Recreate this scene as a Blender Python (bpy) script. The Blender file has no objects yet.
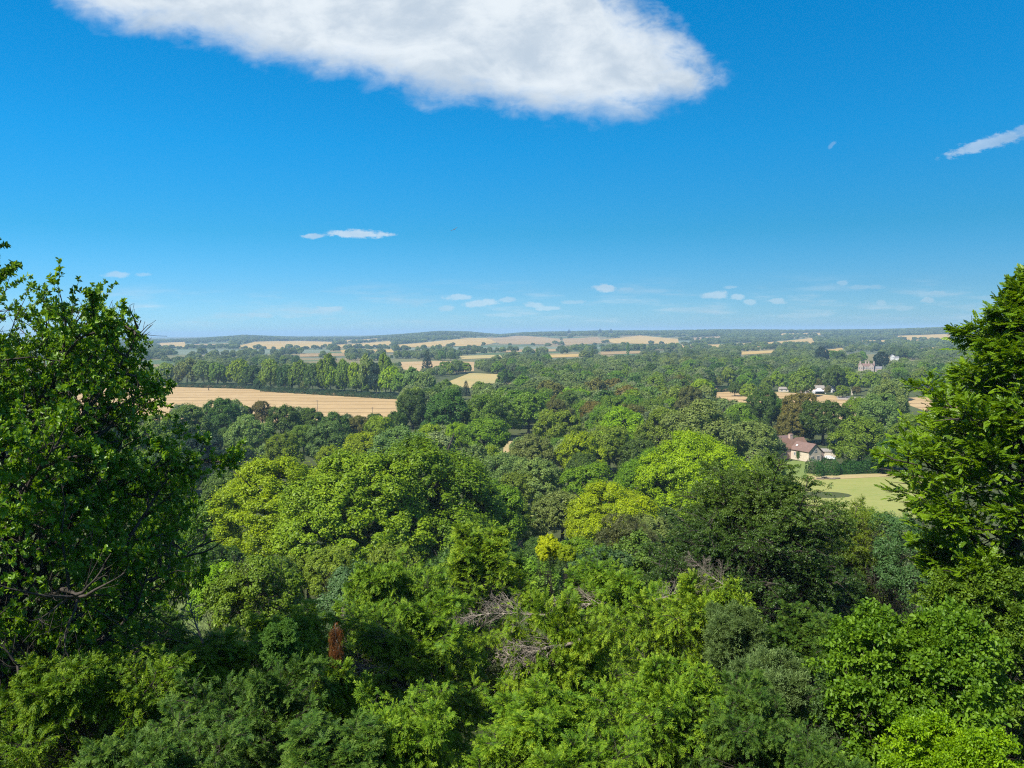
import bpy, bmesh, math, random
import numpy as np
from mathutils import Vector, Matrix

SC = bpy.context.scene
COL = SC.collection
rad = math.radians

# ------------------------------------------------------------------ camera
CAM = np.array([0.0, 0.0, 52.0])
FPX = 790.0
PITCH, ROLL = rad(3.82), rad(0.475)
Fv = np.array([0, math.cos(PITCH), -math.sin(PITCH)])
U0 = np.array([0, math.sin(PITCH), math.cos(PITCH)])
R0 = np.array([1.0, 0, 0])
Rv = math.cos(ROLL) * R0 - math.sin(ROLL) * U0
Uv = math.sin(ROLL) * R0 + math.cos(ROLL) * U0
cd = bpy.data.cameras.new('camera')
cd.sensor_width = 36.0
cd.lens = FPX * 36.0 / 1024.0
cd.clip_start, cd.clip_end = 0.1, 60000
cam = bpy.data.objects.new('camera', cd)
COL.objects.link(cam)
cam.matrix_world = Matrix(((Rv[0], Uv[0], -Fv[0], CAM[0]), (Rv[1], Uv[1], -Fv[1], CAM[1]),
                           (Rv[2], Uv[2], -Fv[2], CAM[2]), (0, 0, 0, 1)))
SC.camera = cam

# ------------------------------------------------------------------ sun, sky, exposure
SUN_EL = rad(50)
SUN_DIR = Vector((-math.cos(SUN_EL) * math.cos(rad(43)), -math.cos(SUN_EL) * math.sin(rad(43)), math.sin(SUN_EL)))  # towards the sun
sl = bpy.data.lights.new('sun', 'SUN')
sl.energy, sl.angle, sl.color = 5.0, rad(0.53), (1.0, 0.955, 0.87)
so = bpy.data.objects.new('sun', sl)
COL.objects.link(so)
so.rotation_euler = SUN_DIR.to_track_quat('Z', 'Y').to_euler()
so.location = (-60, -20, 120)
SC.view_settings.view_transform = 'Standard'
SC.view_settings.look = 'None'
SC.view_settings.exposure = 0.75
SC.view_settings.gamma = 1.0
SC.cycles.use_denoising = False
SC.cycles.filter_width = 1.15
SC.cycles.sample_clamp_indirect = 4
SC.cycles.max_bounces = 6
SC.cycles.diffuse_bounces = 3
SC.cycles.glossy_bounces = 1
SC.cycles.transmission_bounces = 3
SC.cycles.volume_bounces = 0
SC.cycles.transparent_max_bounces = 4
SC.cycles.caustics_reflective = False
SC.cycles.caustics_refractive = False

W = bpy.data.worlds.new('World')
SC.world = W
W.use_nodes = True


class NT:
    """small helper round a node tree"""
    def __init__(s, t):
        s.t = t
        t.nodes.clear()

    def n(s, typ, **kw):
        x = s.t.nodes.new(typ)
        for k, v in kw.items():
            if k == 'ins':
                for kk, vv in v.items():
                    if hasattr(vv, 'is_linked') or isinstance(vv, bpy.types.NodeSocket):
                        s.t.links.new(vv, x.inputs[kk])
                    else:
                        x.inputs[kk].default_value = vv
            else:
                setattr(x, k, v)
        return x

    def m(s, op, a, b=None, c=None, clamp=False):
        x = s.t.nodes.new('ShaderNodeMath')
        x.operation = op
        x.use_clamp = clamp
        for i, v in enumerate((a, b, c)):
            if v is None:
                continue
            if isinstance(v, bpy.types.NodeSocket):
                s.t.links.new(v, x.inputs[i])
            else:
                x.inputs[i].default_value = v
        return x.outputs[0]

    def mix(s, fac, a, b, blend='MIX'):
        x = s.t.nodes.new('ShaderNodeMix')
        x.data_type = 'RGBA'
        x.blend_type = blend
        for i, v in ((0, fac), (6, a), (7, b)):
            if isinstance(v, bpy.types.NodeSocket):
                s.t.links.new(v, x.inputs[i])
            else:
                x.inputs[i].default_value = v if i == 0 else (tuple(v) + (1,))[:4]
        return x.outputs[2]

    def ramp(s, val, lo, hi):
        x = s.t.nodes.new('ShaderNodeMapRange')
        x.interpolation_type = 'SMOOTHSTEP'
        for i, v in enumerate((val, lo, hi)):
            if isinstance(v, bpy.types.NodeSocket):
                s.t.links.new(v, x.inputs[i])
            else:
                x.inputs[i].default_value = v
        return x.outputs[0]

    def noise(s, vec, scale, detail=4, rough=.5, dist=0):
        x = s.t.nodes.new('ShaderNodeTexNoise')
        if vec is not None:
            s.t.links.new(vec, x.inputs['Vector'])
        x.inputs['Scale'].default_value = scale
        x.inputs['Detail'].default_value = detail
        x.inputs['Roughness'].default_value = rough
        x.inputs['Distortion'].default_value = dist
        return x.outputs['Fac']


def build_world():
    t = NT(W.node_tree)
    sky = t.n('ShaderNodeTexSky', sky_type='NISHITA', sun_disc=False, sun_elevation=SUN_EL,
              sun_rotation=-math.atan2(SUN_DIR.x, SUN_DIR.y), altitude=80, air_density=1.0, dust_density=0.25, ozone_density=4.0)
    tc = t.n('ShaderNodeTexCoord').outputs['Generated']
    sep = t.n('ShaderNodeSeparateXYZ', ins={0: tc})
    x, y, z = sep.outputs
    ys = t.m('MAXIMUM', y, 0.02)
    u = t.m('DIVIDE', x, ys)
    v = t.m('DIVIDE', z, ys)
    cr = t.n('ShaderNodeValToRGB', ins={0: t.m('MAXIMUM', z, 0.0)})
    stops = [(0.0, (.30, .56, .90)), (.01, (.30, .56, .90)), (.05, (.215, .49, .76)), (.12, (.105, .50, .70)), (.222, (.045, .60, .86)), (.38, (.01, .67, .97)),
             (.46, (.4, .75, 1.0)), (.62, (.86, .90, .90))]  # upper stops tint the unseen high sky to set the fill light
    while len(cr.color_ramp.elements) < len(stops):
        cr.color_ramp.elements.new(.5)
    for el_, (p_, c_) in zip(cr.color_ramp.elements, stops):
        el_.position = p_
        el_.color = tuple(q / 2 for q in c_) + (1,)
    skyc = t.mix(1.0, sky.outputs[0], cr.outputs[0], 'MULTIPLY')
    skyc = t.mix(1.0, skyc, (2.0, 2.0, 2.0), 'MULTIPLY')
    front = t.ramp(y, 0.05, 0.2)
    # ---- large cloud: lower and upper rim as curves over u
    comb = t.n('ShaderNodeCombineXYZ', ins={0: u, 1: v, 2: 0.0}).outputs[0]
    strx = t.n('ShaderNodeVectorMath', operation='MULTIPLY', ins={0: comb, 1: (1.0, 1.7, 1.0)}).outputs[0]
    n1 = t.noise(strx, 24, 9, .62, .25)
    n2 = t.noise(comb, 9, 5, .55, .2)
    sc = t.n('ShaderNodeVectorMath', operation='MULTIPLY', ins={0: comb, 1: (1.0, 1.9, 1.0)}).outputs[0]
    n3 = t.noise(sc, 7, 6, .55, .6)
    jit = t.m('ADD', t.m('MULTIPLY', t.m('SUBTRACT', n1, .5), .055), t.m('MULTIPLY', t.m('SUBTRACT', n2, .5), .05))

    def pix(px, py):
        d = Fv + (px - 512) / FPX * Rv + (384 - py) / FPX * Uv
        return d[0] / d[1], d[2] / d[1]

    def curve(src, pts):
        P = [pix(*p) for p in pts]
        c = t.n('ShaderNodeFloatCurve')
        t.t.links.new(t.m('ADD', t.m('MULTIPLY', src, 0.5), 0.5), c.inputs['Value'])
        cu = c.mapping.curves[0]
        while len(cu.points) > 2:
            cu.points.remove(cu.points[1])
        P = [(-1, P[0][1])] + P + [(1, P[-1][1])]
        for i, (uu, vv) in enumerate(P):
            X, Y = uu * .5 + .5, vv
            if i == 0:
                cu.points[0].location = (X, Y)
            elif i == len(P) - 1:
                cu.points[-1].location = (X, Y)
            else:
                cu.points.new(X, Y)
        for p in cu.points:
            p.handle_type = 'VECTOR'
        c.mapping.update()
        return c.outputs[0]
    low = curve(u, [(20, -30), (60, 8), (130, 30), (200, 44), (280, 70), (350, 78), (402, 86), (420, 102), (470, 104), (540, 119),
                    (585, 122), (650, 114), (700, 102), (722, 88), (760, 40), (800, -20)])
    hi = curve(u, [(30, -200), (585, -150), (600, -30), (630, 0), (655, 22), (690, 38), (715, 76), (740, 84), (800, 60)])
    a = t.m('ADD', t.m('SUBTRACT', v, low), jit)
    b = t.m('ADD', t.m('SUBTRACT', hi, v), t.m('MULTIPLY', jit, 2.6))
    dens = t.m('MULTIPLY', t.ramp(a, -.010, .040), t.ramp(b, -.03, .07))
    ulim = t.ramp(t.m('SUBTRACT', pix(745, 80)[0], u), -.01, .02)
    dens = t.m('MULTIPLY', dens, ulim)
    thin = t.ramp(t.m('ADD', n3, t.m('MULTIPLY', t.ramp(a, 0.0, .09), .25)), .22, .5)
    dens = t.m('MULTIPLY', dens, t.m('ADD', t.m('MULTIPLY', thin, .5), .42))
    cmask = t.m('MULTIPLY', dens, front)
    # ---- small lens clouds and streaks
    jit2 = t.m('MULTIPLY', t.m('SUBTRACT', t.noise(sc, 70, 6, .65), .5), 2.1)

    def blob(px, py, rx, ry, ang, amt, soft=.5):
        cu_, cv = pix(px, py)
        du = t.m('SUBTRACT', u, cu_)
        dv = t.m('SUBTRACT', v, cv)
        ca, sa = math.cos(ang), math.sin(ang)
        p = t.m('ADD', t.m('MULTIPLY', du, ca), t.m('MULTIPLY', dv, sa))
        q = t.m('SUBTRACT', t.m('MULTIPLY', dv, ca), t.m('MULTIPLY', du, sa))
        p = t.m('DIVIDE', p, rx / FPX)
        q = t.m('DIVIDE', q, ry / FPX)
        rr = t.m('SQRT', t.m('ADD', t.m('MULTIPLY', p, p), t.m('MULTIPLY', q, q)))
        rr = t.m('ADD', rr, jit2)
        m = t.ramp(t.m('SUBTRACT', 1.0, rr), -.1, soft)
        return t.m('MULTIPLY', t.m('MULTIPLY', m, amt * .68), front)
    for args in ((358, 234, 34, 4.5, rad(-2), .9), (314, 236, 15, 3, rad(3), .7), (117, 275, 16, 3.5, 0, .6), (143, 275, 9, 2.2, 0, .4),
                 (990, 143, 48, 7, rad(15), .62), (1025, 132, 30, 8, rad(18), .4), (832, 145, 5, 2.5, rad(40), .22),
                 (457, 297, 15, 3.5, 0, .55), (480, 303, 20, 4, rad(4), .6), (507, 300, 10, 3, 0, .5), (534, 305, 12, 3.4, 0, .5),
                 (548, 308, 14, 3, 0, .45), (605, 288, 14, 4.5, rad(2), .75), (625, 289, 10, 2.2, 0, .4), (575, 302, 14, 2.6, 0, .35),
                 (446, 308, 10, 3.5, 0, .45), (330, 309, 18, 3.2, 0, .6), (258, 315, 18, 3.2, 0, .45), (295, 316, 18, 2.2, 0, .3),
                 (715, 295, 15, 4.5, 0, .6), (738, 297, 8, 3.5, 0, .5), (749, 302, 7, 3.5, 0, .4), (777, 301, 10, 3.5, 0, .5),
                 (730, 287, 8, 2, 0, .3), (842, 283, 7, 3, 0, .35), (864, 287, 22, 2.4, 0, .3), (881, 303, 7, 3.2, 0, .35),
                 (928, 300, 8, 3.5, 0, .45), (937, 293, 12, 3, 0, .4), (905, 308, 16, 3, 0, .3), (690, 309, 22, 2.6, 0, .3),
                 (798, 316, 30, 2.6, 0, .25), (505, 315, 22, 2.5, 0, .3)):
        cmask = t.m('MAXIMUM', cmask, blob(*args))
    # ---- very thin broken veil low over the horizon
    sc2 = t.n('ShaderNodeVectorMath', operation='MULTIPLY', ins={0: comb, 1: (1.0, 7.0, 1.0)}).outputs[0]
    veil = t.m('MULTIPLY', t.ramp(t.noise(sc2, 9, 6, .6), .46, .74), t.m('MULTIPLY', t.ramp(v, .0, .02), t.ramp(v, .075, .03)))
    cmask = t.m('MAXIMUM', cmask, t.m('MULTIPLY', t.m('MULTIPLY', veil, .42), front))
    grey = t.ramp(t.m('ADD', t.m('MULTIPLY', n3, .7), t.m('MULTIPLY', n1, .3)), .36, .62)
    ccol = t.mix(grey, (5.3, 5.65, 5.85), (3.5, 4.05, 4.6))
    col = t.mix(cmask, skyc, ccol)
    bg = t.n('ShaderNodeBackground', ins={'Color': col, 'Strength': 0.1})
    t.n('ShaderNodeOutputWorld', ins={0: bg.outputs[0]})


build_world()


# ------------------------------------------------------------------ projection and terrain
def ray(px, py):
    px, py = np.asarray(px, float), np.asarray(py, float)
    return Fv + ((px - 512) / FPX)[..., None] * Rv + ((384 - py) / FPX)[..., None] * Uv


def project(P):
    q = np.asarray(P, float) - CAM
    d = np.maximum(q @ Fv, 1e-3)
    return 512 + FPX * (q @ Rv) / d, 384 - FPX * (q @ Uv) / d, d


SL_Y = [-400, -60, -20, 0, 4, 10, 20, 40, 70, 120, 200, 260, 300]
SL_Z = [56, 54, 52, 50.2, 47, 43.2, 38.6, 32.5, 24.5, 12.5, 4.8, 2.3, 2.0]
RIDGE_X = [-400, 0, 165, 200, 245, 300, 360, 400, 440, 470, 500, 525, 600, 660, 720, 800, 880, 950, 1024, 1400]
RIDGE_O = [-4, -4, -5.2, -4.4, -1.6, -4.6, -4.6, -2.2, 1.0, 0, -3.2, -1.2, -.2, -.8, -.2, -1.0, -1.0, .6, .6, 0]
RIDGE_R = 5200.0


def sstep(a, b, x):
    t = np.clip((x - a) / (b - a), 0, 1)
    return t * t * (3 - 2 * t)


def ground(x, y):
    x, y = np.asarray(x, float), np.asarray(y, float)
    r = np.hypot(x, y)
    z = np.interp(y, SL_Y, SL_Z)
    z = z + .5 * np.sin(x * .11 + 1) * np.sin(y * .13) * sstep(2, 15, y) * (1 - sstep(150, 260, y))
    px = 512 + FPX * x / np.maximum(y, 1)
    off = np.interp(px, RIDGE_X, RIDGE_O)
    zr = 52 + off / FPX * RIDGE_R - 13
    s = sstep(2500, RIDGE_R, r) * sstep(.25, .55, y / np.maximum(r, 1)) * (1 - .8 * sstep(5500, 8500, r))
    und = 5 * np.sin(x / 420 + 2) * np.sin(y / 510 + .6) + 3 * np.sin(x / 190 + y / 260)
    return z + s * (zr - 2) + und * s * (1 - s * .75)


TS = np.concatenate([np.linspace(3, 400, 1200), np.geomspace(401, 13000, 2600)])


def hit(px, py):
    d = ray(px, py)
    P = CAM + TS[:, None] * d
    below = P[:, 2] <= ground(P[:, 0], P[:, 1])
    i = int(np.argmax(below)) if below.any() else len(TS) - 1
    return P[i]


# ------------------------------------------------------------------ object helpers
def tag(o, label=None, cat=None, group=None, kind=None):
    if label: o['label'] = label
    if cat: o['category'] = cat
    if group: o['group'] = group
    if kind: o['kind'] = kind
    return o


def empty(name, loc, rz=0, **kw):
    o = bpy.data.objects.new(name, None)
    COL.objects.link(o)
    o.empty_display_size = .3
    o.location = tuple(float(c) for c in loc)
    o.rotation_euler = (0, 0, rz)
    return tag(o, **kw)


def link(name, me, mat=None, parent=None):
    if mat is not None and not me.materials:
        me.materials.append(mat)
    o = bpy.data.objects.new(name, me)
    COL.objects.link(o)
    if parent is not None:
        o.parent = parent
    return o


def mesh_np(name, V, Q, tint=None, smooth=False):
    """quads only, straight from arrays"""
    V = np.ascontiguousarray(V, np.float32).reshape(-1, 3)
    Q = np.ascontiguousarray(Q, np.int32).reshape(-1, 4)
    me = bpy.data.meshes.new(name)
    me.vertices.add(len(V))
    me.vertices.foreach_set('co', V.ravel())
    me.loops.add(Q.size)
    me.loops.foreach_set('vertex_index', Q.ravel())
    me.polygons.add(len(Q))
    me.polygons.foreach_set('loop_start', np.arange(0, Q.size, 4, dtype=np.int32))
    me.polygons.foreach_set('loop_total', np.full(len(Q), 4, np.int32))
    if smooth:
        me.polygons.foreach_set('use_smooth', np.ones(len(Q), bool))
    if tint is not None:
        a = me.attributes.new('tint', 'FLOAT', 'FACE')
        a.data.foreach_set('value', np.ascontiguousarray(tint, np.float32))
    me.update()
    me.validate()
    return me


def bm_mesh(name, bm):
    me = bpy.data.meshes.new(name)
    bmesh.ops.recalc_face_normals(bm, faces=bm.faces)
    bm.to_mesh(me)
    bm.free()
    return me


def box(bm, x0, x1, y0, y1, z0, z1, M=None):
    r = bmesh.ops.create_cube(bm, size=1)
    for v in r['verts']:
        v.co = Vector(((x0 + x1) / 2 + v.co.x * (x1 - x0), (y0 + y1) / 2 + v.co.y * (y1 - y0), (z0 + z1) / 2 + v.co.z * (z1 - z0)))
        if M is not None:
            v.co = M @ v.co
    return r['verts']


def unit(v):
    return v / np.maximum(np.linalg.norm(v, axis=-1, keepdims=True), 1e-9)


# ------------------------------------------------------------------ materials
def material(name):
    m = bpy.data.materials.new(name)
    m.use_nodes = True
    return m, NT(m.node_tree)


def leaf_mat(name, transl=.32, rough=.5, spec=.3, wide=0.0, warm=(1.25, 1.12, .6), hue=.03):
    m, t = material(name)
    oi = t.n('ShaderNodeObjectInfo')
    at = t.n('ShaderNodeAttribute', attribute_name='tint').outputs['Fac']
    h = t.m('ADD', .5, t.m('MULTIPLY', t.m('SUBTRACT', .5, at), hue))
    val = t.m('ADD', .55, t.m('MULTIPLY', at, .9))
    sat = 1.1
    if wide:
        loc = oi.outputs['Location']
        g = t.noise(loc, .006, 3, .6)
        r = oi.outputs['Random']
        mixv = t.m('ADD', t.m('MULTIPLY', t.ramp(g, .3, .7), .5), t.m('MULTIPLY', r, .5))
        val = t.m('MULTIPLY', val, t.m('ADD', 1 - .5 * wide, t.m('MULTIPLY', mixv, wide)))
        h = t.m('ADD', h, t.m('MULTIPLY', t.m('SUBTRACT', r, .5), -.035))
        sat = t.m('ADD', .75, t.m('MULTIPLY', t.m('FRACT', t.m('MULTIPLY', r, 7.3)), .3))
    hs = t.n('ShaderNodeHueSaturation', ins={'Color': oi.outputs['Color'], 'Hue': h, 'Value': val, 'Saturation': sat}).outputs[0]
    p = t.n('ShaderNodeBsdfPrincipled', ins={'Base Color': hs, 'Roughness': rough, 'Specular IOR Level': spec})
    tr = t.n('ShaderNodeBsdfTranslucent', ins={'Color': t.mix(1.0, hs, warm, 'MULTIPLY')})
    mx = t.n('ShaderNodeMixShader', ins={0: transl, 1: p.outputs[0], 2: tr.outputs[0]})
    t.n('ShaderNodeOutputMaterial', ins={0: mx.outputs[0]})
    return m


M_LEAF = leaf_mat('leaf_broad', .40)
M_GLOSS = leaf_mat('leaf_glossy', .42, .42, .42)
M_YEW = leaf_mat('leaf_yew', .22, .6, .22, hue=.045)
M_FAR = leaf_mat('leaf_far_wood', .35, .6, .2, wide=1.0)


def bark_mat(name, c1, c2, scale=6):
    m, t = material(name)
    tc = t.n('ShaderNodeTexCoord').outputs['Object']
    v = t.n('ShaderNodeVectorMath', operation='MULTIPLY', ins={0: tc, 1: (1, 1, .25)}).outputs[0]
    f = t.noise(v, scale, 5, .65)
    c = t.mix(t.ramp(f, .35, .65), c1, c2)
    bp = t.n('ShaderNodeBump', ins={'Strength': .6, 'Distance': .03, 'Height': f})
    p = t.n('ShaderNodeBsdfPrincipled', ins={'Base Color': c, 'Roughness': .85, 'Normal': bp.outputs[0]})
    t.n('ShaderNodeOutputMaterial', ins={0: p.outputs[0]})
    return m


M_BARK = bark_mat('bark_brown', (.022, .017, .012), (.060, .047, .034))
M_DEAD = bark_mat('dead_wood', (.09, .075, .055), (.28, .235, .18), 9)


def plain(name, c, rough=.6, c2=None, scale=3, metal=0, coat=0):
    m, t = material(name)
    p = t.n('ShaderNodeBsdfPrincipled', ins={'Base Color': tuple(c) + (1,), 'Roughness': rough, 'Metallic': metal, 'Coat Weight': coat})
    if c2:
        tc = t.n('ShaderNodeTexCoord').outputs['Object']
        f = t.ramp(t.noise(tc, scale, 5, .65), .3, .7)
        t.t.links.new(t.mix(f, c, c2), p.inputs['Base Color'])
    t.n('ShaderNodeOutputMaterial', ins={0: p.outputs[0]})
    return m


def ground_mat(name, c1, c2, c3, s1=.02, s2=.4, row=None, rowamt=.25, rowdir=0.0, pasture=False):
    """patchy soil or grass; row = spacing in metres of tractor lines"""
    m, t = material(name)
    geo = t.n('ShaderNodeNewGeometry').outputs['Position']
    a = t.ramp(t.noise(geo, s1, 5, .6), .35, .65)
    b = t.ramp(t.noise(geo, s2, 5, .65), .3, .7)
    c = t.mix(a, c1, c2)
    c = t.mix(t.m('MULTIPLY', b, .6), c, c3)
    if pasture:
        L_ = t.n('ShaderNodeVectorMath', operation='LENGTH', ins={0: geo}).outputs['Value']
        vo = t.n('ShaderNodeTexVoronoi', ins={'Vector': geo, 'Scale': .0045, 'Randomness': .9}, distance='MANHATTAN')
        cc = t.n('ShaderNodeSeparateColor', ins={0: vo.outputs['Color']}).outputs
        pc = t.mix(t.ramp(cc[0], .35, .8), (.075, .115, .045), (.20, .165, .080))
        pc = t.mix(t.ramp(cc[1], .6, .75), pc, (.11, .125, .075))
        c = t.mix(t.ramp(L_, 800, 1500), c, pc)
    if row:
        mp = t.n('ShaderNodeMapping', vector_type='POINT', ins={'Vector': geo, 'Rotation': (0, 0, rowdir)}).outputs[0]
        x = t.n('ShaderNodeSeparateXYZ', ins={0: mp}).outputs[1]
        wob = t.m('MULTIPLY', t.noise(geo, .01, 2), 14)
        ph = t.m('FRACT', t.m('DIVIDE', t.m('ADD', x, wob), row))
        line = t.m('SUBTRACT', 1.0, t.ramp(t.m('ABSOLUTE', t.m('SUBTRACT', ph, .5)), .03, .11))
        ph2 = t.m('FRACT', t.m('DIVIDE', t.m('ADD', x, wob), row * .31))
        band = t.m('MULTIPLY', t.ramp(t.m('ABSOLUTE', t.m('SUBTRACT', ph2, .5)), .1, .4), .35)
        dk = t.m('MULTIPLY', t.m('ADD', line, band), t.m('MULTIPLY', t.noise(geo, .03, 3), rowamt * 2))
        c = t.mix(dk, c, tuple(k * .55 for k in c1))
    p = t.n('ShaderNodeBsdfPrincipled', ins={'Base Color': c, 'Roughness': .95, 'Specular IOR Level': .1})
    t.n('ShaderNodeOutputMaterial', ins={0: p.outputs[0]})
    return m


M_GROUND = ground_mat('woodland_floor', (.040, .058, .018), (.085, .105, .036), (.07, .07, .035), .006, .2, pasture=True)
M_STUB = ground_mat('stubble', (.415, .285, .135), (.475, .34, .175), (.35, .24, .12), .012, .15, row=26, rowamt=.85, rowdir=rad(8))
M_STUB2 = ground_mat('stubble_far', (.40, .265, .085), (.47, .33, .12), (.29, .21, .08), .006, .05)
M_FALLOW = ground_mat('fallow', (.36, .28, .11), (.29, .26, .10), (.38, .29, .13), .02, .2)
M_BROWN = ground_mat('dry_soil', (.29, .195, .095), (.35, .24, .11), (.21, .165, .08), .004, .05)
M_GREY = ground_mat('grey_crop', (.14, .17, .11), (.18, .20, .14), (.12, .15, .09), .004, .05)
M_MEAD = ground_mat('meadow', (.20, .24, .060), (.25, .27, .075), (.30, .28, .10), .03, .5, row=9, rowamt=.1, rowdir=rad(20))
M_LAWN = ground_mat('lawn', (.15, .20, .055), (.20, .24, .07), (.14, .19, .05), .06, .8)
M_VERGE = ground_mat('dry_verge', (.36, .27, .13), (.30, .26, .11), (.42, .32, .17), .06, .6)
M_ROAD = ground_mat('track', (.30, .26, .22), (.36, .31, .27), (.25, .22, .19), .05, .5)


# ------------------------------------------------------------------ ground sheet
def build_ground():
    rr = np.concatenate([[.05], np.linspace(3, 300, 100), np.geomspace(304, 14000, 150)])
    n = 540
    th = np.linspace(0, 2 * math.pi, n, endpoint=False)
    X = rr[:, None] * np.sin(th)
    Y = rr[:, None] * np.cos(th)
    Z = ground(X, Y)
    V = np.stack([X, Y, Z], -1).reshape(-1, 3)
    i = np.arange(len(rr) - 1)[:, None] * n
    j = np.arange(n)[None]
    j2 = (j + 1) % n
    Q = np.stack([i + j, i + j2, i + n + j2, i + n + j], -1)[..., ::-1]
    me = mesh_np('ground', V, Q, smooth=True)
    o = link('ground', me, M_GROUND)
    tag(o, 'dark woodland floor and rolling valley ground running out to the far ridge', kind='structure', cat='ground')


build_ground()
CLEAR = []       # (screen polygon, distance): nothing nearer may cover it
NOTREE = []      # plan polygons


def pip(poly, x, y):
    x, y = np.asarray(x, float), np.asarray(y, float)
    c = np.zeros(x.shape, bool)
    n = len(poly)
    for i in range(n):
        x1, y1 = poly[i]
        x2, y2 = poly[(i + 1) % n]
        if y1 == y2:
            continue
        k = ((y1 > y) != (y2 > y)) & (x < (x2 - x1) * (y - y1) / (y2 - y1) + x1)
        c ^= k
    return c


def field(name, label, cat, poly, mat, lift=.05, step=40, clear=None, notree=True):
    P = [hit(*p) for p in poly]
    plan = [(p[0], p[1]) for p in P]
    if notree:
        NOTREE.append(plan)
    dist = float(np.mean([np.hypot(*p) for p in plan]))
    CLEAR.append((clear or poly, dist, [np.hypot(*p) for p in plan]))
    bm = bmesh.new()
    bm.faces.new([bm.verts.new((x, y, 0)) for x, y in plan])
    for ax in (0, 1):
        lo, hi_ = min(p[ax] for p in plan), max(p[ax] for p in plan)
        k = math.ceil(lo / step) * step
        while k < hi_:
            no = (1, 0, 0) if ax == 0 else (0, 1, 0)
            co = (k, 0, 0) if ax == 0 else (0, k, 0)
            bmesh.ops.bisect_plane(bm, geom=bm.verts[:] + bm.edges[:] + bm.faces[:], plane_co=co, plane_no=no)
            k += step
    for v in bm.verts:
        v.co.z = float(ground(v.co.x, v.co.y)) + lift
    for f in bm.faces:
        if f.normal.z < 0:
            f.normal_flip()
    me = bpy.data.meshes.new(name)
    bm.to_mesh(me)
    bm.free()
    o = link(name, me, mat)
    tag(o, label, cat, kind='structure')
    return o


field('stubble_field', 'large tan stubble field beyond the lime trees with tractor lines', 'field',
      [(60, 386), (180, 384), (236, 386), (262, 391), (330, 393), (398, 398), (404, 408), (396, 424), (330, 428), (250, 424), (150, 420), (60, 416)], M_STUB, .06,
      clear=[(120, 386), (180, 385), (236, 387), (262, 392), (330, 394), (392, 399), (395, 404), (380, 412), (350, 414), (320, 408), (290, 403), (260, 400), (240, 396), (215, 396), (190, 404), (120, 400)])
field('fallow_field', 'yellow green fallow strip with a lone dark conifer in front', 'field',
      [(440, 385), (470, 373), (520, 375), (524, 384), (480, 389)], M_FALLOW, .06, clear=[(456, 380), (474, 375), (512, 377), (514, 380), (484, 381)])
field('stubble_field', 'thin tan stubble strip behind clumped park trees', 'field',
      [(400, 362), (440, 361), (474, 362), (474, 371), (440, 373), (402, 370)], M_STUB, .08, clear=[(405, 363), (438, 362), (440, 365), (407, 369)])
field('paddock', 'dry golden paddock behind the white marquee trees', 'field',
      [(708, 389), (716, 388), (770, 392), (815, 394), (870, 399), (872, 404), (850, 422), (800, 410), (745, 404), (712, 400)], M_STUB, .06,
      clear=[(712, 388), (756, 391), (756, 399), (742, 398), (714, 395)])
CLEAR.append(([(776, 393), (846, 397), (852, 405), (835, 404), (812, 399), (788, 395)], 590, [590]))
field('paddock', 'golden dry corner of grass beside the tall beech', 'field',
      [(905, 398), (950, 396), (960, 408), (925, 411), (908, 405)], M_STUB, .06)
field('stubble_field', 'small straw coloured field on the low rise beyond the manor', 'field',
      [(818, 351), (842, 348), (846, 353), (828, 357)], M_STUB2, .3, 80)
field('stubble_field', 'long straw coloured field on the wooded rise', 'field',
      [(704, 345), (760, 343), (812, 338), (816, 344), (780, 347), (708, 348)], M_STUB2, .5, 80)
field('stubble_field', 'small straw coloured patch beyond the white country house', 'field',
      [(918, 349), (936, 347), (938, 351), (922, 353)], M_STUB2, .4, 80)
field('stubble_field', 'pale tan field near the skyline beside the beech', 'field',
      [(896, 336), (950, 334), (952, 340), (905, 341)], M_STUB2, .8, 100)
field('stubble_field', 'orange tan field on the central rise', 'field',
      [(600, 340), (640, 335.5), (678, 339), (679, 344.5), (615, 343.5)], M_STUB2, .8, 100)
field('stubble_field', 'bright tan field under the domed wooded hill', 'field',
      [(238, 346), (255, 342), (300, 341), (334, 342), (332, 347), (290, 349), (240, 349)], M_STUB2, .6, 100)
field('stubble_field', 'tan field running below the ridge hedges', 'field',
      [(335, 345), (390, 341), (392, 345.5), (338, 348)], M_STUB2, .8, 100)
field('stubble_field', 'narrow tan field with dotted hedge', 'field',
      [(160, 343), (185, 342), (186, 347.5), (160, 348)], M_STUB2, .6, 100)
field('stubble_field', 'long buff field below the wooded hill', 'field',
      [(396, 345), (440, 341), (486, 338), (500, 342), (480, 346), (400, 347.5)], M_STUB2, .9, 100)
field('dry_field', 'brown dry field on the hill slope with scattered trees', 'field',
      [(486, 337.5), (515, 336), (560, 339), (562, 345), (500, 344)], M_BROWN, .9, 100)
field('dry_field', 'pinkish dry field below the skyline conifers', 'field',
      [(562, 339), (598, 337), (604, 343), (566, 345.5)], M_BROWN, .9, 100)
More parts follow.
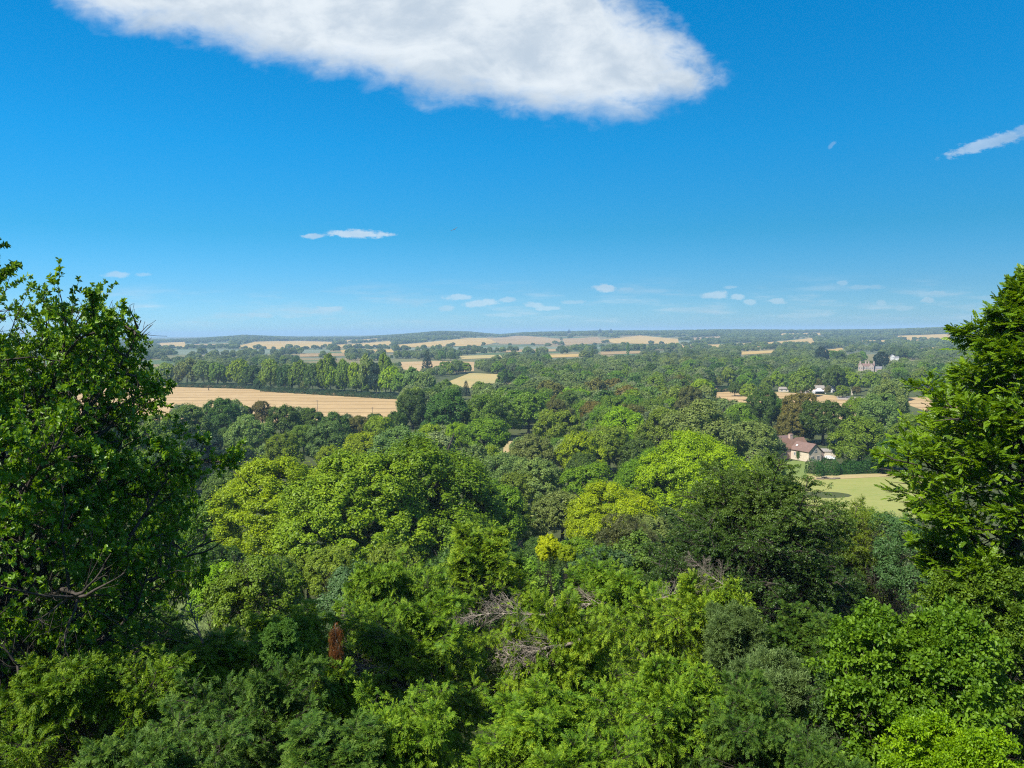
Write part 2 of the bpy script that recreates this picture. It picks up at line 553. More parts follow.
for q_, (pl_, mm_, lab_) in enumerate([
        ([(500, 350), (556, 349), (560, 351.5), (504, 352.5)], M_BROWN, 'thin brown strip on the plain below the central rise'),
        ([(640, 346), (690, 345), (694, 347.5), (642, 348.5)], M_STUB2, 'thin straw strip before the orange tan field'),
        ([(548, 355), (590, 354), (592, 356.5), (550, 358)], M_STUB2, 'little straw field among the plain woods near the slim poplars'),
        ([(850, 341), (890, 340), (892, 343), (852, 344)], M_STUB2, 'narrow straw strip towards the skyline beyond the manor woods'),
        ([(300, 354), (345, 353.5), (345, 356), (300, 357)], M_BROWN, 'dull brown strip behind the tree belt'),
        ([(740, 352), (775, 350.5), (778, 353), (742, 355)], M_STUB2, 'short straw strip below the long straw field'),
        ([(690, 338), (720, 336.5), (724, 339), (692, 340.5)], M_BROWN, 'small brown field on the far wooded rise'),
        ([(460, 356), (500, 355), (503, 358), (462, 359.5)], M_FALLOW, 'faint green gold strip between clumps beyond the fallow strip'),
        ([(600, 352), (640, 351), (642, 353.5), (602, 355)], M_BROWN, 'dull tan strip among the poplars on the plain'),
        ([(655, 341.5), (700, 340.5), (702, 342.5), (656, 344)], M_GREY, 'grey green strip right of the orange tan field'),
        ([(780, 333.5), (820, 333), (822, 335), (782, 336)], M_STUB2, 'faint straw strip just under the skyline'),
        ([(845, 347), (885, 346), (888, 348.5), (846, 350)], M_FALLOW, 'faint olive strip beyond the white country house'),
        ([(186, 344.5), (228, 343.5), (230, 346.5), (188, 348)], M_BROWN, 'brownish field beside the domed wooded hill'),
        ([(340, 350), (392, 349.5), (394, 352.5), (342, 353)], M_STUB2, 'pale straw strip left of the long buff field'),
        ([(345, 340), (385, 338), (388, 340), (346, 342.5)], M_STUB2, 'highest tan strip along the ridge hedges')]):
    field('dry_field' if mm_ is M_BROWN else 'stubble_field', lab_, 'field', pl_, mm_, .6, 80)
field('crop_field', 'grey green crop strip beyond the dark wood belt', 'field',
      [(170, 350), (235, 349.5), (330, 350), (330, 353), (180, 355)], M_GREY, .3, 100)
field('crop_field', 'pale grey crop strip across the plain', 'field',
      [(395, 348.3), (480, 347), (600, 347), (600, 349), (400, 350.5)], M_GREY, .5, 100)
field('meadow', 'green meadow in front of the clipped hedge and cottage', 'field',
      [(780, 470), (812, 474), (900, 478), (935, 482), (935, 520), (860, 522), (780, 500)], M_MEAD, .05, 20,
      clear=[(806, 479), (850, 476), (908, 478), (910, 494), (895, 510), (862, 504), (825, 489)])
field('dry_verge', 'dry straw coloured margin along the foot of the hedge', 'verge',
      [(806, 476.5), (845, 475), (905, 473), (935, 474), (935, 477), (880, 477), (835, 479.5), (808, 480.5)], M_VERGE, .10, 10)
field('lawn', 'light green garden lawn in front of the cottage', 'lawn',
      [(784, 460), (810, 462.5), (806, 478), (778, 476)], M_LAWN, .11, 10, clear=[(789, 462), (800, 462.5), (805, 466), (803, 476), (794, 470)])
field('lawn', 'pale sunlit grass glimpsed under the great oak', 'lawn',
      [(40, 585), (120, 572), (240, 566), (262, 590), (240, 640), (120, 650), (40, 640)], M_LAWN, .06, 8, clear=[(165, 588), (245, 572), (250, 600), (190, 618)])
field('clearing', 'small straw coloured clearing among the park trees', 'clearing',
      [(518, 505), (548, 504), (550, 522), (524, 525)], M_MEAD, .06, 8, clear=[(520, 506), (545, 504), (548, 522), (526, 524)])
field('clearing', 'bare sandy ground beside a dark round tree', 'clearing',
      [(504, 438), (517, 437), (519, 456), (503, 456)], M_VERGE, .06, 10, clear=[(509, 441), (514, 441), (514, 446), (509, 446)])
field('track', 'pale track past the sheds at the paddock end', 'road',
      [(836, 396.5), (868, 397.5), (872, 400.5), (838, 399.5)], M_ROAD, .12, 20)
CLEAR.append(([(783, 434), (830, 434), (830, 462), (790, 464)], 330, [330]))
CLEAR.append(([(806, 458), (880, 456), (895, 476), (808, 478)], 272, [272]))
CLEAR.append(([(723, 437), (735, 437), (735, 450), (723, 448)], 345, [345]))
CLEAR.append(([(855, 359), (886, 359), (884, 368), (857, 370)], 1000, [1000]))
CLEAR.append(([(886, 353), (897, 353), (897, 359), (886, 359)], 1400, [1400]))
CLEAR.append(([(776, 384), (866, 384), (866, 396), (776, 393)], 640, [640]))
CLEAR.append(([(205, 383), (213, 383), (213, 391), (205, 391)], 650, [650]))


# ------------------------------------------------------------------ foliage meshes
def leaf_quads(rng, P, N, size, asp=.7, jit=.35):
    """one diamond per leaf clump, at P facing N"""
    n = len(P)
    r = rng.normal(size=(n, 3))
    T = unit(np.cross(N, r))
    B = np.cross(N, T)
    s = (size * rng.uniform(1 - jit, 1 + jit, n))[:, None]
    V = np.stack([P - T * s * .5, P - B * s * .5 * asp + T * s * .08, P + T * s * .5, P + B * s * .5 * asp + T * s * .08], 1)
    return V.reshape(-1, 3), np.arange(n * 4).reshape(-1, 4)


def sphere_pts(rng, n):
    v = rng.normal(size=(n, 3))
    return unit(v)


def lobe_mesh(seed, R, H, zb, leaf, N, nl=20, lob=(.27, .42), shape='round', asp=.7, name='crown', ns=24, sub=(.16, .36)):
    rng = np.random.default_rng(seed)
    hz = (H - zb) / 2
    if shape == 'round':
        k = np.arange(nl) + .5
        zz = 1 - 1.62 * k / nl
        ph = k * 2.39996 + rng.uniform(0, 6)
        q = np.where(zz < 0, 1 - .22 * zz ** 2, np.sqrt(np.clip(1 - zz ** 2, 0, 1)))
        d = np.stack([q * np.cos(ph), q * np.sin(ph), zz], -1) + rng.normal(size=(nl, 3)) * .16
        d = np.where(zz[:, None] < 0, d, unit(d))
        f = rng.uniform(.50, .76, nl)[:, None]
        c = d * f * np.array([R, R, hz]) + np.array([0, 0, zb + hz])
        rl = R * rng.uniform(lob[0], lob[1], nl)
        c = np.concatenate([c, [[0, 0, zb + hz * .9]]])
        rl = np.concatenate([rl, [R * .5]])
    else:
        t = (np.arange(nl) + rng.uniform(0, 1, nl)) / nl
        ph = np.arange(nl) * 2.39996
        prof = (1 - t) ** .85 if shape == 'cone' else np.sin(np.pi * np.clip(.12 + t * .86, 0, 1)) ** .6
        rr_ = R * .62 * prof
        c = np.stack([rr_ * np.cos(ph), rr_ * np.sin(ph), zb + t * (H - zb) * .97], -1)
        rl = R * (.22 + .32 * prof)
    L = len(c)
    sd = unit(sphere_pts(rng, L * ns).reshape(L, ns, 3) + .5 * unit(c - np.array([0, 0, zb + hz * .6]))[:, None])
    subc = c[:, None] + sd * (rl * (1.02 - sub[1] * .7))[:, None, None]
    subr = rl[:, None] * rng.uniform(sub[0], sub[1], (L, ns))
    subc, subr = subc.reshape(-1, 3), subr.ravel()
    tn = rng.uniform(.3, .7, len(subr))
    w = subr ** 2
    n0 = int(N * 2.1)
    idx = rng.choice(len(subr), n0, p=w / w.sum())
    dd = sphere_pts(rng, n0)
    P = subc[idx] + dd * (subr[idx] * rng.uniform(.72, 1.08, n0))[:, None]
    keep = np.ones(n0, bool)
    for i in range(L):
        keep &= np.linalg.norm(P - c[i], axis=1) > rl[i] * .72
    keep &= P[:, 2] > zb * .8
    P, dd, idx = P[keep][:N], dd[keep][:N], idx[keep][:N]
    out = unit(P - c[idx // ns])
    P = P + out * (np.sin(P[:, :1] * 5.1 / R * 6 + seed) * np.sin(P[:, 1:2] * 4.3 / R * 6) * np.sin(P[:, 2:] * 4.7 / R * 6) * R * .045)
    Nn = unit(dd * .5 + out * .5 + np.array([0, 0, .35]) + rng.normal(size=P.shape) * .44)
    # stray twigs past the outline
    m = rng.random(len(P)) < .10
    P[m] += out[m] * (R * .12 * rng.random(m.sum()))[:, None]
    hr = np.percentile(np.hypot(P[:, 0], P[:, 1]), 98.5)
    P[:, :2] *= R / hr
    top = P[:, 2].max()
    P[:, 2] = zb * .8 + (P[:, 2] - zb * .8) * (H - zb * .8) / (top - zb * .8)
    V, Q = leaf_quads(rng, P, Nn, leaf, asp)
    tint = np.clip(tn[idx] + rng.normal(size=len(P)) * .14, 0, 1)
    return mesh_np(name, V, Q, tint)


def tubes(P, Rr, k=5):
    """P (n,m,3) polylines, Rr (n,m) radii"""
    n, m, _ = P.shape
    T = unit(np.gradient(P, axis=1))
    ref = np.where(np.abs(T[..., 2:3]) > .9, np.array([1.0, 0, 0]), np.array([0, 0, 1.0]))
    A = unit(np.cross(T, ref))
    B = np.cross(T, A)
    a = np.arange(k) * 2 * math.pi / k
    V = P[:, :, None] + Rr[:, :, None, None] * (np.cos(a)[:, None] * A[:, :, None] + np.sin(a)[:, None] * B[:, :, None])
    i = (np.arange(n)[:, None, None] * m + np.arange(m - 1)[None, :, None]) * k
    j = np.arange(k)[None, None]
    j2 = (j + 1) % k
    Q = np.stack([i + j, i + j2, i + k + j2, i + k + j], -1)
    return V.reshape(-1, 3), Q.reshape(-1, 4)


def join_vq(parts):
    Vs, Qs, o = [], [], 0
    for V, Q in parts:
        Vs.append(V)
        Qs.append(Q + o)
        o += len(V)
    return np.concatenate(Vs), np.concatenate(Qs)


def trunk_mesh(seed, R, H, k=7):
    rng = np.random.default_rng(seed)
    m = 8
    t = np.linspace(0, 1, m)
    tr = np.stack([np.cumsum(rng.normal(size=m)) * .05 * R * .2, np.cumsum(rng.normal(size=m)) * .05 * R * .2, t * H * .82], -1)[None]
    tr[:, 0, :2] = 0
    r0 = H * .028
    parts = [tubes(tr, (r0 * (1 - .85 * t) * (1 + .5 * np.exp(-t * 14)))[None], k)]
    nb = 9
    lp, lr = [], []
    for i in range(nb):
        s = rng.uniform(.28, .75)
        p0 = np.array([np.interp(s, t, tr[0, :, a]) for a in range(3)])
        az = i * 2.4
        L = R * rng.uniform(.5, .8)
        d = np.array([math.cos(az), math.sin(az), rng.uniform(.5, 1.1)])
        q = np.linspace(0, 1, m)[:, None]
        lp.append(p0 + d * q * L + np.array([0, 0, .15 * L]) * q ** 2)
        lr.append(r0 * .45 * (1 - .8 * q[:, 0]))
    parts.append(tubes(np.array(lp), np.array(lr), 5))
    V, Q = join_vq(parts)
    return mesh_np('trunk', V, Q, smooth=True)


# ------------------------------------------------------------------ branching plants
def march(rng, p0, d0, L, m, curve, wig):
    """grow polylines: p0 (n,3), d0 (n,3), L (n,) -> (n,m,3)"""
    P = [p0]
    d = d0
    st = (L / (m - 1))[:, None]
    for i in range(m - 1):
        d = unit(d + np.array([0, 0, 1.0]) * (curve / (m - 1)) + rng.normal(size=d.shape) * wig)
        P.append(P[-1] + d * st)
    return np.stack(P, 1)


def interp_poly(P, s):
    """P (n,m,3), s (n,k) -> pos, tangent (n,k,3)"""
    n, m, _ = P.shape
    x = s * (m - 1)
    i = np.clip(x.astype(int), 0, m - 2)
    f = (x - i)[..., None]
    a = P[np.arange(n)[:, None], i]
    b = P[np.arange(n)[:, None], i + 1]
    return a + (b - a) * f, unit(b - a)


def children(rng, P, L, k, s0, s1, ang, flat, l0, l1, m, curve, wig):
    n = len(P)
    s = s0 + (s1 - s0) * (np.arange(k)[None] + rng.random((n, k))) / k
    pos, tan = interp_poly(P, s)
    side = unit(np.cross(tan, np.array([0, 0, 1.0])) + 1e-6)
    up = np.cross(side, tan)
    sg = np.where((np.arange(k)[None] + rng.integers(0, 2, (n, 1))) % 2 == 0, 1.0, -1.0)
    roll = rng.normal(size=(n, k)) * flat
    a = ang + rng.normal(size=(n, k)) * .18
    d = np.cos(a)[..., None] * tan + np.sin(a)[..., None] * ((np.cos(roll) * sg)[..., None] * side + np.sin(roll)[..., None] * up)
    Lc = L[:, None] * (l0 * (1 - s) + l1) * rng.uniform(.6, 1.25, (n, k))
    pos, d, Lc = pos.reshape(-1, 3), unit(d.reshape(-1, 3)), Lc.ravel()
    return march(rng, pos, d, Lc, m, curve, wig), Lc


def bake(T, F, P, X, Zr, S):
    """copies of template verts T (k,3), quads F at P with x axis X and up hint Zr"""
    Y = unit(np.cross(Zr, X))
    Z = np.cross(X, Y)
    V = P[:, None] + S[:, None, None] * (T[None, :, 0:1] * X[:, None] + T[None, :, 1:2] * Y[:, None] + T[None, :, 2:3] * Z[:, None])
    n, k = len(P), len(T)
    Q = F[None] + (np.arange(n) * k)[:, None, None]
    return V.reshape(-1, 3), Q.reshape(-1, 4)


def leafshape(p, d, nrm, L, w, fold=.12):
    """six-point leaf of two quads"""
    p, d, nrm = map(lambda a: np.array(a, float), (p, d, nrm))
    d = d / np.linalg.norm(d)
    s = np.cross(nrm, d)
    s /= np.linalg.norm(s)
    n = np.cross(d, s)
    pts = [p, p + d * L * .32 - s * w * .5 + n * fold * w, p + d * L * .7 - s * w * .42 + n * fold * w, p + d * L - n * .1 * L,
           p + d * L * .7 + s * w * .42 + n * fold * w, p + d * L * .32 + s * w * .5 + n * fold * w]
    return pts


def template(kind, rng):
    V, Q = [], []

    def add(pts, quads):
        o = len(V)
        V.extend(pts)
        Q.extend([[o + a for a in q] for q in quads])
    L2 = [(0, 1, 2, 3), (0, 3, 4, 5)]
    if kind == 'yew':             # feathery flat spray, length 1
        for i in range(6):
            x = .10 + .15 * i
            for sg in (-1, 1):
                a = rad(48) + rng.normal() * .12
                l = .40 * (1 - .45 * i / 6)
                d = np.array([math.cos(a), sg * math.sin(a), rng.normal() * .16 - .06])
                p = np.array([x, 0, -.10 * x * x])
                s = np.cross([0, 0, 1], d) + np.array([0, 0, rng.normal() * .3])
                w = .045
                add([p, p + d * l * .5 - s * w, p + d * l + np.array([0, 0, -.03]), p + d * l * .5 + s * w], [(0, 1, 2, 3)])
        add([np.array([0, 0, 0.]), np.array([.5, -.03, -.03]), np.array([1.05, 0, -.12]), np.array([.5, .03, -.03])], [(0, 1, 2, 3)])
    elif kind == 'oak':           # rosette of lobed leaves round a twig end
        for i in range(9):
            az = i * 2.4
            el = rng.uniform(-.3, .8)
            d = np.array([math.sin(el) * .8 + .35, math.cos(az) * math.cos(el), math.sin(az) * math.cos(el)])
            nrm = np.array([.9, -math.cos(az) * .4, .5 + rng.normal() * .3]) + rng.normal(size=3) * .3
            p = np.array([rng.uniform(.0, .45), 0, 0]) + rng.normal(size=3) * .04
            add(leafshape(p, d, nrm, rng.uniform(.42, .62), rng.uniform(.26, .34)), L2)
    elif kind == 'beech':         # flat spray of alternate leaves
        for i in range(9):
            sg = -1 if i % 2 else 1
            x = .05 + .105 * i
            a = rad(50) * (1 - .04 * i)
            d = np.array([math.cos(a), sg * math.sin(a), -.15 + rng.normal() * .12])
            add(leafshape((x, 0, -.08 * x), d, np.array([0, 0, 1]) + rng.normal(size=3) * .25, .34, .22), L2)
        add(leafshape((1, 0, -.08), (1, 0, -.2), (0, 0, 1), .3, .19), L2)
    elif kind == 'shrub':         # looser leaves all round the twig
        for i in range(9):
            az = i * 2.4 + rng.normal() * .3
            d = np.array([.6, math.cos(az), math.sin(az) * .8])
            nrm = np.array([.3, -math.cos(az) * .2, 1]) + rng.normal(size=3) * .35
            add(leafshape((.1 * i, 0, 0), d, nrm, rng.uniform(.24, .36), rng.uniform(.15, .21)), L2)
    elif kind == 'fine':          # narrow leaves
        for i in range(10):
            az = i * 2.4
            d = np.array([.9, math.cos(az) * .8, math.sin(az) * .6])
            nrm = np.array([0, 0, 1]) + rng.normal(size=3) * .4
            add(leafshape((.1 * i, 0, 0), d, nrm, rng.uniform(.3, .42), .09), L2)
    elif kind == 'dead':          # drooping brown needles
        for i in range(9):
            az = i * 2.4
            d = np.array([.5, math.cos(az) * .7, math.sin(az) * .7])
            p = np.array([.1 * i, 0, 0])
            s = np.array([0.02, .03 * math.sin(az), .03])
            add([p, p + d * .2 - s, p + d * .42, p + d * .2 + s], [(0, 1, 2, 3)])
    return np.array(V, float), np.array(Q)


def plant(seed, R, H, p):
    """returns crown mesh, trunk mesh.  p: dict of growth settings"""
    rng = np.random.default_rng(seed)
    g = lambda k, d: p.get(k, d)
    m0 = 10
    t = np.linspace(0, 1, m0)
    stems, Ls = [], []
    ns = g('stems', 1)
    for i in range(ns):
        d = np.array([rng.normal() * .35, rng.normal() * .35, 1.0]) if ns > 1 else np.array([g('leanx', 0.), g('leany', 0.), 1.])
        st = march(rng, np.array([[rng.normal() * .15 * (ns > 1), rng.normal() * .15 * (ns > 1), -.3]]), unit(d)[None], np.array([H * g('trunk', .9) * rng.uniform(.8, 1) if ns > 1 else H * g('trunk', .9)]), m0, 0.2, g('wig0', .05))
        stems.append(st)
    st = np.concatenate(stems)
    rb = g('rb', H * .022)
    parts = [tubes(st, np.tile(rb * (1 - .88 * t) * (1 + .6 * np.exp(-t * 12)), (ns, 1)), 8)]
    n1 = g('n1', 30) // ns
    k = np.arange(n1)
    tt = g('t0', .15) + (1 - g('t0', .15)) * ((k + rng.random((ns, n1))) / n1) ** g('pw', 1.0)
    pos, tan = interp_poly(st, np.clip(tt, 0, .999))
    az = k * 2.39996 + rng.random((ns, 1)) * 6 + rng.normal(size=(ns, n1)) * .25
    el = np.interp(tt, [0, 1], g('el', (.1, 1.0))) + rng.normal(size=tt.shape) * g('elj', .15)
    d = np.stack([np.cos(az) * np.cos(el), np.sin(az) * np.cos(el), np.sin(el)], -1)
    L = R * np.interp(tt, *g('prof', ([0, .3, 1], [.8, 1, .25]))) * rng.uniform(*g('lj', (.75, 1.12)), tt.shape)
    P1 = march(rng, pos.reshape(-1, 3), d.reshape(-1, 3), L.ravel(), 9, g('curve', .1), g('wig', .07))
    L = L.ravel()
    r1 = rb * g('r1', .36) * (L / max(L.max(), .1)) ** .8
    q = np.linspace(0, 1, 9)
    parts.append(tubes(P1, r1[:, None] * (1 - .85 * q), 6))
    P2, L2 = children(rng, P1, L, g('n2', 12), .18, 1, g('ang', .85), g('flat', .35), g('l20', .5), .14, 6, g('curve2', 0), g('wig', .07) * 1.2)
    r2 = np.maximum(.006, r1.repeat(g('n2', 12)) * .38)
    q6 = np.linspace(0, 1, 6)
    parts.append(tubes(P2, r2[:, None] * (1 - .8 * q6), 4))
    src = [(P2, L2)]
    if g('n3', 0):
        P3, L3 = children(rng, P2, L2, g('n3', 0), .15, 1, .8, g('flat', .35), .5, .22, 4, g('curve2', 0), .08)
        if g('twigs', True):
            parts.append(tubes(P3, np.full((len(P3), 4), .005), 3))
        src.append((P3, L3))
    # sprays along the last two orders and at every tip
    PP, XX, tn = [], [], []
    for (Pk, Lk), dens in zip(src[::-1], (1.0, .6)):
        kk = max(2, int(g('ks', 5) * dens))
        s = (np.arange(kk)[None] + rng.random((len(Pk), kk))) / kk * .85 + .15
        s[:, -1] = .999
        pos, tan = interp_poly(Pk, s)
        side = unit(np.cross(tan, [0, 0, 1.0]) + 1e-6)
        sg = np.where(np.arange(kk) % 2 == 0, 1., -1.)[None, :, None]
        dd = tan + side * sg * rng.uniform(.3, 1.0, (len(Pk), kk, 1)) * (s[..., None] < .99) + rng.normal(size=tan.shape) * g('sj', .25)
        dd[..., 2] += g('droop', 0)
        PP.append(pos.reshape(-1, 3))
        XX.append(unit(dd.reshape(-1, 3)))
        tn.append(np.repeat(rng.uniform(.18, .82, len(Pk)), kk))
    PP, XX, tn = np.concatenate(PP), np.concatenate(XX), np.concatenate(tn)
    if g('cull', 0):              # leave the deep inside bare
        c = np.array([0, 0, H * .5])
        e = np.linalg.norm((PP - c) / np.array([R, R, H * .55]), axis=1)
        kp = (e > g('cull', 0)) | (rng.random(len(PP)) < .12)
        PP, XX, tn = PP[kp], XX[kp], tn[kp]
    if 'mask' in p:
        kp = p['mask'](PP)
        PP, XX, tn = PP[kp], XX[kp], tn[kp]
    T = [template(g('leaf', 'yew'), rng) for _ in range(4)]
    Zr = np.array([0, 0, 1.0]) + rng.normal(size=XX.shape) * g('zr', .25)
    S = g('ls', .35) * rng.uniform(.7, 1.25, len(PP))
    out, tt_, grp = [], [], rng.integers(0, 4, len(PP))
    for i in range(4):
        mk = grp == i
        V, Q = bake(T[i][0], T[i][1], PP[mk], XX[mk], Zr[mk], S[mk])
        out.append((V, Q))
        f = len(T[i][1])
        tv = np.repeat(tn[mk], f) + rng.normal(size=mk.sum() * f) * .1
        if g('leaf', '') == 'yew':
            tipn = np.tile(np.linspace(-.28, .38, f), mk.sum())
            tv = tv + tipn
        if 'tipz' in p:           # bronze growth towards the top of this tree
            zz = np.repeat(PP[mk][:, 2] / H, f)
            tv = tv + p['tipz'] * np.clip((zz - .8) / .15, 0, 1)
        tt_.append(np.clip(tv, 0, 1.4))
    V, Q = join_vq(out)
    Vt, Qt = join_vq(parts)
    hr = np.percentile(np.hypot(V[::7, 0], V[::7, 1]), g('pct', 97))
    sxy, sz = R / hr, H / np.percentile(V[::7, 2], 99.9)
    V = V * np.array([sxy, sxy, sz])
    Vt = Vt * np.array([sxy, sxy, sz])
    crown = mesh_np('crown', V, Q, np.concatenate(tt_))
    return crown, mesh_np('trunk', Vt, Qt, smooth=True), len(Q)


# colours (base, linear)
CO = {'D': (.082, .145, .028), 'M': (.155, .240, .036), 'L': (.230, .330, .030), 'B': (.175, .240, .066),
      'O': (.150, .140, .035), 'Y': (.30, .36, .035), 'G': (.165, .262, .030), 'C': (.024, .052, .026)}
CN = {'D': 'dark green', 'M': 'mid green', 'L': 'lime green', 'B': 'grey green', 'O': 'olive brown', 'G': 'fresh green', 'C': 'blackish green'}


def put_tree(name, crown, trunk, x, y, z, rz, sx, sz, color, label, cat, group=None, mat=None, bark=None):
    e = empty(name, (x, y, z), rz, label=label, cat=cat, group=group)
    e.scale = (sx, sx, sz)
    if trunk is not None:
        link('trunk', trunk, bark or M_BARK, e)
    c = link('crown', crown, mat or M_LEAF, e)
    c.color = tuple(color) + (1,)
    return e, c


def place(px, top, w, k=1.05, D=None):
    """pixel of crown top, crown width in pixels -> x, y, ground z, R, H"""
    if D is None:
        h = hit(px, top + k * w)
        D = float((h - CAM) @ Fv)
    P = CAM + ray(px, top) * D
    gz = float(ground(P[0], P[1]))
    return P[0], P[1], gz, w / 2 * D / FPX, P[2] - gz, D


# ------------------------------------------------------------------ foreground
YEW = dict(leaf='yew', ls=.31, lj=(.5, 1.3), sj=.18, n1=42, n2=16, n3=6, ks=5, t0=.05, el=(.15, .9), elj=.22, curve=-.25, curve2=-.25, flat=.5,
           prof=([0, .25, .7, 1], [.95, 1, .75, .35]), droop=-.12, zr=.4, trunk=.86, cull=.55, wig=.09, r1=.3, rb=.16)
print('foreground')
YP = []
for s, (R, H, dx) in enumerate([(4.0, 6.0, {}), (3.4, 7.0, dict(el=(.5, 1.15), curve=.15)), (4.4, 5.6, dict(n1=50))]):
    c, t_, n = plant(100 + s, R, H, dict(YEW, **dx))
    YP.append((c, t_, R, H))
    print('yew', n)


def yew(i, px, top, w, D, color, label, rz=None, name='yew_tree', cat='yew', group=None):
    c, t_, R, H = YP[i]
    x, y, z, r, h, D = place(px, top, w, D=D)
    return put_tree(name, c, t_, x, y, z, rz if rz is not None else random.Random(px * 7 + top).uniform(0, 6), r / R, h / H, color, label, cat,
                    group or 'yews clothing the steep slope', M_YEW)


YG, YD, YL, YO = (.116, .208, .026), (.058, .116, .020), (.138, .225, .028), (.13, .14, .02)  # YD: shade, as under the great oak, put into a darker leaf colour
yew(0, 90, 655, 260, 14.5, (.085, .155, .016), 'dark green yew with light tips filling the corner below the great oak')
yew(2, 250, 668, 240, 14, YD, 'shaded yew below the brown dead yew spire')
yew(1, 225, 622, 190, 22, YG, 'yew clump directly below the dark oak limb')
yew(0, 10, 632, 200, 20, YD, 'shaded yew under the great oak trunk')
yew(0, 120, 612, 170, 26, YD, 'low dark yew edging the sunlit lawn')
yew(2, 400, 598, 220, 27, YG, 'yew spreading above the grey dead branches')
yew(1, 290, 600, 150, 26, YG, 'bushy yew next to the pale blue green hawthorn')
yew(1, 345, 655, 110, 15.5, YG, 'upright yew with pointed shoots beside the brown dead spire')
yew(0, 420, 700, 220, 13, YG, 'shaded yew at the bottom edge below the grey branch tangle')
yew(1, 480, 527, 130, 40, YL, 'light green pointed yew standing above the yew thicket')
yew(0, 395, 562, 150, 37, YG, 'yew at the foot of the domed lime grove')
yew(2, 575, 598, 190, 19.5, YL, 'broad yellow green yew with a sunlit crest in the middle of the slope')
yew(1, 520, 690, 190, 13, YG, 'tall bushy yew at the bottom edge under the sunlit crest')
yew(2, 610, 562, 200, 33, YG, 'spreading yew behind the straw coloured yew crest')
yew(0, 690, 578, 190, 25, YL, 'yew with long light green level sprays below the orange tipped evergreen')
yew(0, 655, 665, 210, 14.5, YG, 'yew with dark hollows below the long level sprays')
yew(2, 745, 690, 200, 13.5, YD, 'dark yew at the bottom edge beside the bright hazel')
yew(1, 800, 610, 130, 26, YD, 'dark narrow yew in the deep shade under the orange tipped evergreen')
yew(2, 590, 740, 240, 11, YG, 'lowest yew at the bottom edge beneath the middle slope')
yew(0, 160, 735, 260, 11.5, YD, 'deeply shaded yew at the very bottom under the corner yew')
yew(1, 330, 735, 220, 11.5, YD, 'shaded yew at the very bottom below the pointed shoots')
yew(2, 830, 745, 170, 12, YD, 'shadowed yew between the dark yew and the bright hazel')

c, t_, n = plant(120, 6.0, 14.5, dict(YEW, leaf='shrub', flat=1.0, elj=.3, sj=.4, zr=.7, curve=.05, lj=(.75, 1.15), n1=110, n2=16, n3=6, ls=.30, ks=4, rb=.35, t0=.04, prof=([0, .3, .75, 1], [.85, 1, .95, .7]), tipz=.75, cull=.5))
x, y, z, r, h, D = place(758, 455, 225, D=41)
put_tree('evergreen_tree', c, t_, x, y, z, 1.0, r / 6, h / 14.5, (.055, .105, .020), 'tallest dark evergreen with orange brown tips towering over the slope', 'evergreen', None, M_GLOSS)
print('big yew', n)
x, y, z, r, h, D = place(852, 503, 110, D=47)
put_tree('evergreen_tree', c, t_, x, y, z, 3.0, r / 6, h / 14.5, (.10, .16, .024), 'smaller olive green evergreen on the shoulder of the orange tipped one', 'evergreen', None, M_GLOSS)

# great oak at the edge
def oak_gaps(P):
    hh = P[:, 2] / P[:, 2].max()
    rr_ = np.hypot(P[:, 0], P[:, 1])
    rr_ = rr_ / np.percentile(rr_, 99)
    az = np.arctan2(P[:, 1], P[:, 0])
    env = np.interp(hh, [0, .42, .5, .57, .77, .86, .93, 1], [.5, .55, .72, .95, .98, .88, .72, .55]) * (1 + .07 * np.sin(az * 7 + hh * 9) + .05 * np.sin(az * 13 - hh * 17))
    n = np.sin(P[:, 0] * 2.3 + 1) * np.sin(P[:, 1] * 2.1 + 2) + np.sin(P[:, 2] * 2.7) * .6 + np.sin(P[:, 0] * 5.1 + P[:, 2] * 4.3) * .5
    return (n > -1.6 + 1.0 * np.clip((P[:, 2] - 6) / 4, 0, 1)) & (rr_ < env * 1.05)


OAK = dict(leaf='oak', mask=oak_gaps, ls=.165, n1=60, n2=15, n3=7, ks=5, t0=.14, el=(.0, .85), elj=.3, curve=.25, curve2=.15, flat=.9, zr=.8, sj=.4,
           prof=([0, .2, .5, .8, 1], [.6, .9, 1.0, 1.0, .85]), pct=99, trunk=.74, wig=.16, wig0=.09, rb=.34, r1=.26, cull=.3)
c, t_, n = plant(131, 5.2, 12.0, OAK)
print('oak', n)
x, y, z, r, h, D = place(-8, 238, 415, D=17.5)
put_tree('oak_tree', c, t_, x, y, z, .6, r / 5.2, h / 12.0, (.135, .245, .030), 'great gnarled oak with a dark limb filling the edge of the view', 'oak', None, M_GLOSS)
# thick dark limb of the oak seen near its trunk is part of the trunk mesh; a smaller oak bough tree behind it
c2, t2, n = plant(133, 3.6, 7.5, dict(OAK, n1=30, n2=11, rb=.16))
x, y, z, r, h, D = place(138, 455, 125, D=30)
put_tree('oak_tree', c2, t2, x, y, z, 2.0, r / 3.6, h / 7.5, (.15, .27, .030), 'younger bright leaved oak behind the great oak', 'oak', None, M_GLOSS)
x, y, z, r, h, D = place(70, 520, 130, D=24)
put_tree('oak_tree', c2, t2, x, y, z, 4.1, r / 3.6, h / 7.5, (.07, .15, .022), 'small shaded oak sapling under the great oak limb', 'oak', None, M_GLOSS)

# beech on the other edge
def beech_env(P):
    hh = P[:, 2] / P[:, 2].max()
    rr_ = np.hypot(P[:, 0], P[:, 1])
    az = np.arctan2(P[:, 1], P[:, 0])
    env = np.interp(hh, [0, .35, .5, .6, .7, .8, .9, .97, 1], [2.1, 2.3, 2.9, 3.9, 3.8, 3.0, 1.7, .8, .35]) * (1 + .15 * np.sin(az * 6 + hh * 23) + .07 * np.sin(az * 11 - hh * 37))
    return rr_ < env


